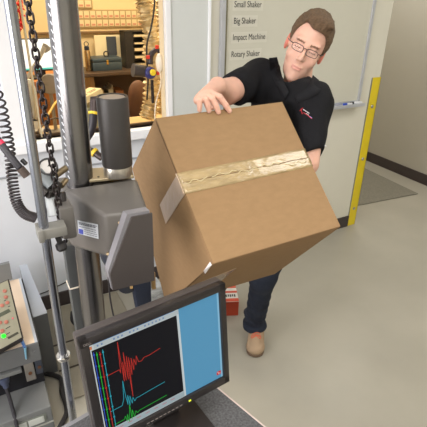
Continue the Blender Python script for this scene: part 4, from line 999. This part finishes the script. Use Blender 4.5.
# a wrap of tape over the edge and the loose ends at the lower corner
bm = BM(); r_ = random.Random(6)
tube(bm, [left(.0, .41 + .14 * i_ / 8) + (nL + nT) * (.002 + .002 * r_.random()) for i_ in range(9)], .0022, 6, smooth=3); put('tape_edge', bm, M_tape2, t, True)
bm = BM(); c_ = Q['D']; prism(bm, [c_ + nL * .002, c_ + (Q['A'] - c_) * .02 + nL * .003, c_ + (Q['G'] - c_) * .10 + nL * .008, c_ + (Q['G'] - c_) * .13 + V((0, -.004, -.004))], nL * .001); put('tape_end', bm, mat('white_tape_end', (236, 230, 228), .3), t)
bm = BM(); grid(bm, lambda u, v_: bot(.08 + .22 * u, .42 + .5 * v_ - .12 * u) - nB * .002, nB, 2, 2, .0035); put('tape', bm, mat('clear_tape_thin', (170, 148, 120), .15, spec=.7, coat=.5), t)
bm = BM(); tube(bm, [left(.0, .02 + .38 * i_ / 6) + nT * .0022 + nL * .0006 for i_ in range(7)], .0012, 6); put('flap_edge', bm, mat('cut_card_edge', (96, 70, 44), .8), t)

# ================================================================== THE MAN
MAN = thing('person', 'short-haired man in glasses, black polo and dark jeans steadying the tilted box', 'person', tuple(onz(262, 340, 0)))
A3 = lambda v_: np.array(v_, dtype=np.float32)
hc = at(307, 44.6, 1.65)
tcam = (CAM - hc).normalized(); ir = (CR - tcam * CR.dot(tcam)).normalized(); iu = tcam.cross(ir); 
if iu.z < 0: iu = -iu
roll = math.radians(24); pit = math.radians(8)
r0 = ir * math.cos(roll) - iu * math.sin(roll); u0 = ir * math.sin(roll) + iu * math.cos(roll)
yaw = math.radians(1.5)
r1 = r0 * math.cos(yaw) - tcam * math.sin(yaw); f1 = tcam * math.cos(yaw) + r0 * math.sin(yaw)
HX = r1; HZ = (u0 * math.cos(pit) + f1 * math.sin(pit)).normalized(); HY = (f1 * math.cos(pit) - u0 * math.sin(pit)).normalized()
HM = np.array([list(HX), list(HY), list(HZ)], dtype=np.float32).T        # columns = axes; image right, face, crown
hc0 = hc - HZ * .012 - HY * .005
def Hl(P): return ((P - A3(hc0)) @ HM) / A3((.90, 1, 1))
def Hw(x, y, z): return hc0 + HX * x * .90 + HY * y + HZ * z
neckb = at(297, 97, 1.72)
def head_sdf(P):
    L = Hl(P); L = L.copy(); ax_ = np.abs(L[..., 0]); LS = L.copy(); LS[..., 0] = ax_
    d = ell(L, (0, -.012, .038), (.074, .094, .086))
    d = smin(d, ell(L, (0, .028, -.022), (.063, .062, .084)), .03)
    d = smin(d, ell(L, (0, .046, -.082), (.044, .042, .036)), .03)
    d = smin(d, ell(L, (0, .074, -.106), (.020, .016, .014)), .02)
    d = smin(d, ell(LS, (.026, .074, .031), (.026, .013, .008)), .012)
    d = smin(d, ell(LS, (.042, .060, -.026), (.020, .022, .022)), .02)
    d = smax(d, -ell(LS, (.030, .099, .009), (.017, .017, .013)), .012)
    d = smin(d, ell(LS, (.030, .0745, .008), (.0145, .0125, .0125)), .004)
    d = smin(d, seg(L, (0, .086, .014), (0, .106, -.024), .0075, .0100), .008)
    d = smin(d, ell(LS, (.0105, .096, -.029), (.0075, .009, .006)), .006)
    d = smin(d, ell(L, (0, .086, -.056), (.025, .010, .0055)), .005)
    d = smin(d, ell(L, (0, .085, -.066), (.020, .010, .0060)), .005)
    d = smax(d, -ell(L, (0, .096, -.0608), (.022, .006, .0012)), .002)
    e_ = smax(ell(LS, (.077, -.006, -.004), (.011, .019, .032)), -ell(LS, (.088, -.001, -.002), (.008, .010, .019)), .004)
    d = smin(d, e_, .006)
    d = smin(d, seg(P, A3(Hw(0, -.03, -.05)), A3(neckb + V((.01, .02, -.03))), .054, .052), .02)
    return d
vf_head = nets(head_sdf, A3(hc0) - .20, A3(hc0) + .17, .0032)
shR = V((1.015, 1.490, 1.488)); shL = V((1.055, 1.225, 1.450)); 
elR = V((.800, 1.385, 1.474)); wrR = at(217.5, 86, 1.475)
elL = at(306.5, 163, 1.535); wrL = V((.985, 1.19, 1.06))
pel = V((1.26, 1.62, .96)); chest = (shR + shL) / 2 + V((.03, .02, -.16))
sd = (shL - shR).normalized(); 
def roots():
    rt = [at(209, 92.5, 1.385), at(204.5, 94.5, 1.378), at(200.5, 97.5, 1.372), at(197.6, 100.5, 1.37)]
    tips = []
    for (x, y) in ((229.5, 111.0), (218.5, 112.0), (209.0, 110.8), (199.6, 110.2)): tips.append(onplane(x, y, Q['A'] + nT * .009, nT))
    return rt, tips
RT, TP = roots()
def hand_sdf_R(P):
    d = seg(P, A3(elR), A3(wrR), .043, .027)
    for r_ in RT: d = smin(d, seg(P, A3(wrR), A3(r_), .019, .0125), .016)
    f = None
    for i_, (r_, t_) in enumerate(zip(RT, TP)):
        rd = (.0102, .0104, .0098, .0088)[i_]
        m1 = r_.lerp(t_, .46) + nT * .010 + V((0, 0, .006)); m2 = r_.lerp(t_, .78) + nT * .005 + V((0, 0, .003))
        g = smin(seg(P, A3(r_), A3(m1), rd * 1.15, rd), smin(seg(P, A3(m1), A3(m2), rd, rd * .93), seg(P, A3(m2), A3(t_), rd * .93, rd * .8), .002), .002)
        f = g if f is None else np.minimum(f, g)
    d = smin(d, f, .0045)
    th0 = wrR.lerp(RT[0], .35); th1 = th0 + V((.02, .05, -.02)); th2 = at(212, 108, 1.475)
    d = smin(d, smin(seg(P, A3(th0), A3(th1), .014, .011), seg(P, A3(th1), A3(th2), .011, .008), .004), .01)
    return d
lo = np.minimum.reduce([A3(x) for x in TP + RT + [wrR]]) - .03; hi = np.maximum.reduce([A3(x) for x in TP + RT + [wrR]]) + .045
vf_hR = nets(hand_sdf_R, lo, hi, .0020)
def hand_sdf_L(P):
    d = seg(P, A3(elL), A3(wrL), .038, .028); k0 = wrL + V((-.018, .03, -.075))
    f = None
    for i_ in range(4):
        r_ = k0 + V((0, -.033 + .022 * i_, .006 * (1 if i_ in (1, 2) else 0))); d = smin(d, seg(P, A3(wrL), A3(r_), .019, .012), .015)
        l_ = (.036, .042, .039, .030)[i_]; m1 = r_ + V((.002, .002, -l_)); t_ = m1 + V((-.006, .001, -l_ * .8))
        g = smin(seg(P, A3(r_), A3(m1), .0095, .0085), seg(P, A3(m1), A3(t_), .0085, .0075), .002); f = g if f is None else np.minimum(f, g)
    d = smin(d, f, .004)
    th = wrL + V((-.012, -.03, -.03)); return smin(d, smin(seg(P, A3(wrL), A3(th), .014, .012), seg(P, A3(th), A3(th + V((-.012, -.022, -.04))), .011, .008), .003), .01)
vf_hL = nets(hand_sdf_L, A3(wrL) + A3((-.07, -.09, -.19)), A3(wrL) + A3((.07, .11, .05)), .0030)
hipL = pel + V((.045, -.075, -.04)); hipR = pel + V((-.06, .07, -.04))
ankL = V((1.185, 1.648, .10)); knL = V((1.125, 1.52, .50)); toeL = onz(255, 354, .03)
ankR = V((.86, 1.85, .10)); knR = V((1.02, 1.66, .52)); toeR = V((.77, 1.71, .03))
def body_sdf(P):
    d = seg(P, A3(elR), A3(wrR), .043, .027)
    d = smin(d, seg(P, A3(shR), A3(elR), .052, .043), .02)
    d = smin(d, seg(P, A3(elL), A3(wrL), .038, .028), .01); d = smin(d, seg(P, A3(shL), A3(elL), .050, .043), .01)
    d = smin(d, seg(P, A3(shR - V((0, 0, .02))), A3(shL - V((0, 0, .02))), .04, .04), .01)
    d = smin(d, seg(P, A3(chest), A3(pel), .095, .095), .05)
    d = smin(d, seg(P, A3(neckb + V((.01, .02, -.02))), A3(chest), .040, .080), .01)
    for h_, k_, a_ in ((hipL, knL, ankL), (hipR, knR, ankR)):
        d = smin(d, seg(P, A3(h_), A3(k_), .070, .048), .03); d = smin(d, seg(P, A3(k_), A3(a_), .046, .034), .02)
    return d
vf_b = nets(body_sdf, (.62, .98, .05), (1.42, 1.95, 1.62), .0085)
def keep(vf, fn):
    v_, f_ = vf; k_ = fn(v_[f_].mean(1)); return v_, f_[k_]
M_skin = mat('fair_skin', (218, 172, 152), .5, noise_amt=.05, scale=30, bump=.03, bscale=200, spec=.35)
M_lip = mat('lip_pink', (206, 148, 134), .45); M_brow = mat('brow_brown', (132, 100, 80), .8); M_ear = mat('ruddy_skin', (216, 130, 112), .5)
for m_ in (M_skin, M_ear):
    b_ = m_.node_tree.nodes['Principled BSDF']; b_.inputs['Subsurface Weight'].default_value = .12; b_.inputs['Subsurface Radius'].default_value = (.01, .004, .002); b_.inputs['Subsurface Scale'].default_value = .5
vfa = join_np([vf_head, vf_hR, vf_hL, vf_b])
def mf(c_):
    L = (c_ - np.array(hc0)) @ HM / np.array((.90, 1, 1)); x = np.abs(L[:, 0]); y = L[:, 1]; z = L[:, 2]; o_ = np.zeros(len(c_))
    o_[(x < .020) & (y > .075) & (z < -.0545) & (z > -.0685)] = 1
    o_[(x > .013) & (x < .046) & (y > .055) & (np.abs(z - .0255 - .06 * (x - .013) + 4.5 * (x - .026) ** 2) < .0038)] = 2
    o_[(x > .017) & (x < .043) & (y > .07) & (np.abs(z - .0035 - 3.0 * (x - .030) ** 2) < .0016)] = 2
    o_[(x > .0735) & (y < .02) & (y > -.04) & (np.abs(z) < .04)] = 3
    return o_
put_np('body', vfa, [M_skin, M_lip, M_brow, M_ear], MAN, mf)
# hair
def hair_sdf(P):
    L = Hl(P); x = L[..., 0]; y = L[..., 1]; z = L[..., 2]
    d = ell(L, (.002, -.014, .044), (.0860, .1030, .0945))
    d = smin(d, ell(L, (.01, .050, .106), (.054, .036, .022)), .025)
    n_ = .0022 * np.sin(x * 240 + 3 * np.sin(y * 90)) * np.sin(y * 130 + z * 60) + .0014 * np.sin(x * 520 + y * 160) * np.sin(z * 210 + 2)
    d = d - n_
    hl = np.interp(y, [-.12, -.075, -.04, -.012, .012, .026, .036, .052, .064, .11], [-.066, -.060, -.035, .020, -.002, -.004, .042, .068, .074, .082]).astype(np.float32)
    hl = hl + np.where((y > .03) & (x < 0), np.clip(.018 - np.abs(x + .040) * .6, 0, 1) * 1.0, 0)
    return smax(d, hl - z, .006)
put_np('hair', nets(hair_sdf, A3(hc0) - .17, A3(hc0) + .18, .0033), mat('short_brown_hair', (98, 76, 54), .7, noise_amt=.35, scale=120, bump=.6, bscale=260, stretch=(1, 1, 2)), MAN)
# glasses
bm = BM()
def oval(cx_, s_):
    pts = []
    for k in range(20):
        an = 2 * math.pi * k / 20; cxp = abs(math.cos(an)) ** .55 * (1 if math.cos(an) > 0 else -1); syp = abs(math.sin(an)) ** .55 * (1 if math.sin(an) > 0 else -1)
        x = s_ * (cx_ + .0235 * cxp); z = .004 + .0118 * syp; pts.append(Hw(x, .101 - .30 * (abs(x) ** 2) * 14, z))
    return pts
for s_ in (1, -1): tube(bm, oval(.0305, s_), .0012, 6, True)
tube(bm, [Hw(-.008, .103, .009), Hw(0, .105, .012), Hw(.008, .103, .009)], .0013, 6, smooth=3)
for s_ in (1, -1): tube(bm, [Hw(s_ * .054, .090, .010), Hw(s_ * .066, .078, .010), Hw(s_ * .0775, .03, .006), Hw(s_ * .080, -.008, .008)], .0016, 6, smooth=4)
gl = put('glasses', bm, mat('dark_wire_frame', (56, 52, 54), .3, .8), MAN, True)
bm = BM()
for s_ in (1, -1):
    pv = [bm.verts.new(p) for p in oval(.0305, s_)]; bm.faces.new(pv)
ln = bpy.data.materials.new('lens'); ln.use_nodes = True; b_ = ln.node_tree.nodes['Principled BSDF']; b_.inputs['Alpha'].default_value = .06; b_.inputs['Roughness'].default_value = .05; b_.inputs['Base Color'].default_value = (.8, .85, .9, 1)
put('lenses', bm, ln, gl)
# shirt
def fold(P, a=.0028):
    x = P[..., 0]; y = P[..., 1]; z = P[..., 2]
    return a * np.sin(38 * x + 30 * y - 52 * z + 2.2 * np.sin(23 * y + 17 * z)) + a * .6 * np.sin(60 * z - 44 * x + 1.7 * np.sin(31 * x))
cR_ = shR.lerp(elR, .80); cL_ = shL.lerp(elL, .86)
def torso(P):
    d = seg(P, A3(shR), A3(shL), .068, .070)
    fw = V((-.75, -.66, 0)).normalized(); RmT = np.array([list(sd), list(fw - sd * fw.dot(sd)), [0, 0, 1]]).T
    xax = sd; zax = (V((0, 0, 1)) - sd * sd.z).normalized(); yax = zax.cross(xax); Rm_ = np.array([list(xax), list(yax), list(zax)]).T
    d = smin(d, ell(P, A3(chest), (.185, .118, .185), Rm_), .05)
    d = smin(d, ell(P, A3(chest.lerp(pel, .55)), (.155, .118, .20), Rm_), .05)
    d = smin(d, seg(P, A3(neckb + V((.012, .02, -.02))), A3(chest), .066, .10), .035)
    return d
def sleeves(P):
    a_ = (cR_ - shR).normalized(); s1 = seg(P, A3(shR), A3(elR), .071, .056)
    s1 = smax(s1, (P - A3(cR_)) @ A3(a_), .004)
    b_ = (cL_ - shL).normalized(); b2_ = (b_ + CR * .38).normalized(); s2 = seg(P, A3(shL), A3(elL), .068, .054); s2 = smax(s2, (P - A3(cL_)) @ A3(b2_), .004)
    return s1, s2
def shirt_sdf(P):
    d = torso(P); s1, s2 = sleeves(P); d = smin(d, s1, .03); d = smin(d, s2, .022)
    d = d + fold(P)
    d = smax(d, -seg(P, A3(neckb + HZ * .04), A3(neckb + V((-.045, -.075, -.045))), .062, .030), .006)
    d = smax(d, -ell(Hl(P), (0, .055, -.080), (.068, .105, .105)), .008)
    return smax(d, .93 - P[..., 2], .01)
vs_ = nets(shirt_sdf, (.72, .98, .90), (1.42, 1.76, 1.66), .0058)
M_blk = mat('black_cotton_pique', (23, 23, 26), .85, noise_amt=.1, scale=90, bump=.25, bscale=260, spec=.18)
sh = put_np('polo_shirt', vs_, M_blk, MAN)
def under_sdf(P):
    d = smax(torso(P) + .006, ell(P, A3(neckb + V((-.02, -.03, -.05))), (.13, .13, .13)), .004)
    d = smin(d, seg(P, A3(neckb + V((.0, .005, -.045))), A3(neckb + HZ * .020 + V((0, .004, 0))), .075, .069), .012)
    d = smax(d, -ell(Hl(P), (0, .050, -.066), (.060, .088, .074)), .006)
    return smax(d, -seg(P, A3(Hw(0, -.03, -.05)), A3(neckb + V((.01, .02, -.03)) - HZ * .0), .0555, .0615) * 1.0 - .0 , .002)
put_np('undershirt', nets(under_sdf, A3(neckb) - .17, A3(neckb) + .12, .0045), mat('black_jersey', (24, 24, 30), .7, noise_amt=.05, spec=.3), MAN)
bvh = BVHTree.FromPolygons([V(x) for x in vs_[0].tolist()], vs_[1].tolist())
def hit(x, y, off=.003):
    r_ = ray(x, y); h_ = bvh.ray_cast(CAM, r_)
    return (h_[0] if h_[0] is not None else at(x, y, 1.58)) - r_ * off
def flap(name, poly, m_, th=.004, off=.004, parent=sh):
    bm = BM(); P3 = [hit(x, y, off) for x, y in poly]; prism(bm, P3, CF * th); bmesh.ops.triangulate(bm, faces=bm.faces[:]); return put(name, bm, m_, parent)
M_col = mat('black_collar_rib', (27, 27, 30), .8, bump=.2, bscale=300, spec=.18)
def ribbon(name, pa, pb, m_, off=.006, off2=.012, n_=8):
    bm = BM(); A_ = [hit(*p, off2) for p in pa]; B_ = [hit(*p, off) for p in pb]
    A_ = smoothpath(A_, n_); B_ = smoothpath(B_, n_)
    n3 = min(len(A_), len(B_)); ra = [bm.verts.new(p) for p in A_[:n3]]; rb = [bm.verts.new(p) for p in B_[:n3]]; rc = [bm.verts.new(p + CF * .006) for p in A_[:n3]]; rd = [bm.verts.new(p + CF * .006) for p in B_[:n3]]
    for i_ in range(n3 - 1):
        for a_, b_ in ((ra, rb), (rb, rd), (rd, rc), (rc, ra)): bm.faces.new((a_[i_], a_[i_ + 1], b_[i_ + 1], b_[i_]))
    bm.faces.new((ra[0], rb[0], rd[0], rc[0])); bm.faces.new((ra[-1], rb[-1], rd[-1], rc[-1]))
    return put(name, bm, m_, sh, True)
ribbon('collar', [(277, 57), (280, 68), (284, 82), (289, 92)], [(269, 58), (271, 71), (276, 84), (285, 100)], M_col)
ribbon('collar', [(313, 75), (310, 84), (303, 91), (295, 96)], [(319, 80), (321, 90), (312, 97), (298, 103)], M_col)
bm = BM()
def stroke(bm, pts, w_):
    w_ *= .72
    P3 = [hit(x, y, .0035) for x, y in pts]; tube(bm, P3, w_, 6)
stroke(bm, [(299.8, 111), (303.0, 107.8)], .0013); stroke(bm, [(301, 109), (302.3, 114)], .0013); stroke(bm, [(303.5, 112.5), (308, 115.5), (312, 118.8)], .0013)
put('chest_logo_red', bm, mat('embroidery_red', (214, 50, 60), .7), sh)
bm = BM(); stroke(bm, [(303.2, 109.4), (304.6, 110.3)], .0016); stroke(bm, [(305, 110.6), (306.4, 111.5)], .0016); stroke(bm, [(306.9, 111.8), (309.3, 113.4)], .0016); stroke(bm, [(306, 113.2), (309, 115.2)], .0011)
put('chest_logo_white', bm, mat('embroidery_white', (226, 226, 232), .7), sh)
bm = BM(); stroke(bm, [(309.6, 116.2), (312, 118)], .0013); put('chest_logo_blue', bm, mat('embroidery_blue', (110, 150, 214), .7), sh)
bm = BM(); stroke(bm, [(324.8, 145.6), (326.4, 146.4)], .0026); put('sleeve_tab', bm, MATS['embroidery_white'], sh)
# jeans
def jean_sdf(P):
    d = smax(ell(P, A3(pel), (.165, .135, .13)), P[..., 2] - (pel.z + .04), .01)
    for h_, k_, a_ in ((hipL, knL, ankL), (hipR, knR, ankR)):
        d = smin(d, seg(P, A3(h_), A3(k_), .088, .066), .04); d = smin(d, seg(P, A3(k_), A3(a_), .062, .0555), .03)
        c_ = a_ + V((0, 0, -.010)); ring = ell(P, A3(a_ + V((-.004, -.010, -.012))), (.070, .072, .032)); d = smin(d, ring, .014)
        ring = ell(P, A3(a_ + V((-.008, .0, .058))), (.059, .062, .016)); d = smin(d, ring, .012)
    d = d + .0028 * np.sin(P[..., 2] * 95 + 22 * P[..., 0] + 2 * np.sin(30 * P[..., 1])) * np.clip(1.2 - P[..., 2] * 1.6, .25, 1)
    return smax(d, .052 - P[..., 2], .006)
put_np('jeans', nets(jean_sdf, (.74, 1.38, .04), (1.46, 1.96, 1.03), .0062), mat('dark_indigo_denim', (40, 45, 57), .85, noise_amt=.18, scale=14, bump=.35, bscale=320, spec=.2), MAN)
# shoes
def shoe(toe, ank, nm):
    dr = V((toe.x - ank.x, toe.y - ank.y, 0)).normalized(); sdv = V((-dr.y, dr.x, 0)); toe0 = V((toe.x, toe.y, 0)); cen = toe0 - dr * .135
    Rm_ = np.array([list(sdv), list(dr), [0, 0, 1]], dtype=np.float32).T
    def L_(P): return (P - A3(cen)) @ Rm_
    def up(P):
        q_ = L_(P); o_ = (0, 0, 0)
        d = seg(q_, (0, .075, .028), (0, -.09, .034), .046, .036)
        d = smin(d, ell(q_, (0, .085, .036), (.047, .052, .030)), .02)
        d = smin(d, seg(q_, (0, .02, .05), (0, -.06, .085), .036, .040), .03)
        rim = np.abs(np.sqrt((q_[..., 0] / .034) ** 2 + ((q_[..., 1] - .075) / .044) ** 2) - 1) * .035
        d = d + np.where(q_[..., 2] > .03, .0022 * np.exp(-(rim / .004) ** 2), 0)
        return smax(smax(d, .014 - q_[..., 2], .003), q_[..., 2] - .105, .004)
    def sole(P):
        q_ = L_(P); q2 = q_.copy(); q2[..., 2] = 0
        d = smin(seg(q2, (0, .085, 0), (0, .02, 0), .0485, .044), seg(q2, (0, .02, 0), (0, -.10, 0), .042, .038), .02)
        return smax(d, np.abs(q_[..., 2] - .009) - .0085, .003)
    e_ = A3((.2, .2, .0)); up_ = nets(up, A3(cen) - A3((.17, .17, .01)), A3(cen) + A3((.17, .17, .125)), .0035); so = nets(sole, A3(cen) - A3((.17, .17, .01)), A3(cen) + A3((.17, .17, .03)), .0035)
    s_ = put_np('shoe', up_, mat('tan_nubuck', (168, 144, 118), .75, noise_amt=.07, bump=.1, bscale=200, spec=.2), MAN)
    put_np('sole', so, mat('worn_tan_sole', (104, 84, 66), .7), s_)
    W_ = lambda x, y, z: cen + sdv * x + dr * y + V((0, 0, z))
    bm = BM()
    for k in range(3):
        y0 = .050 - k * .018; z0 = .080 + k * .007
        tube(bm, [W_(-.030, y0, z0 - .020), W_(-.010, y0 + .004, z0 + .001), W_(.012, y0 - .004, z0 + .001), W_(.030, y0, z0 - .020)], .0030, 6, smooth=4)
    tube(bm, [W_(0, .050, .084), W_(-.022, .062, .074), W_(-.026, .046, .076), W_(0, .046, .088)], .0026, 6, smooth=4)
    tube(bm, [W_(0, .050, .084), W_(.022, .060, .074), W_(.024, .042, .078), W_(0, .046, .088)], .0026, 6, smooth=4)
    bm2 = BM(); tube(bm2, [W_(.030, .035, .058), W_(.032, .070, .056), W_(.022, .104, .052), W_(0, .116, .050), W_(-.022, .104, .052), W_(-.032, .070, .056), W_(-.030, .035, .058)], .0022, 6, smooth=5); put('apron_seam', bm2, mat('dark_tan_seam', (112, 90, 70), .8), s_, True)
    put('laces', bm, mat('salmon_laces', (206, 104, 76), .7), s_, True)
shoe(toeL, ankL + V((.035, .022, 0)), 'l'); shoe(toeR, ankR + V((.02, .03, 0)), 'r')
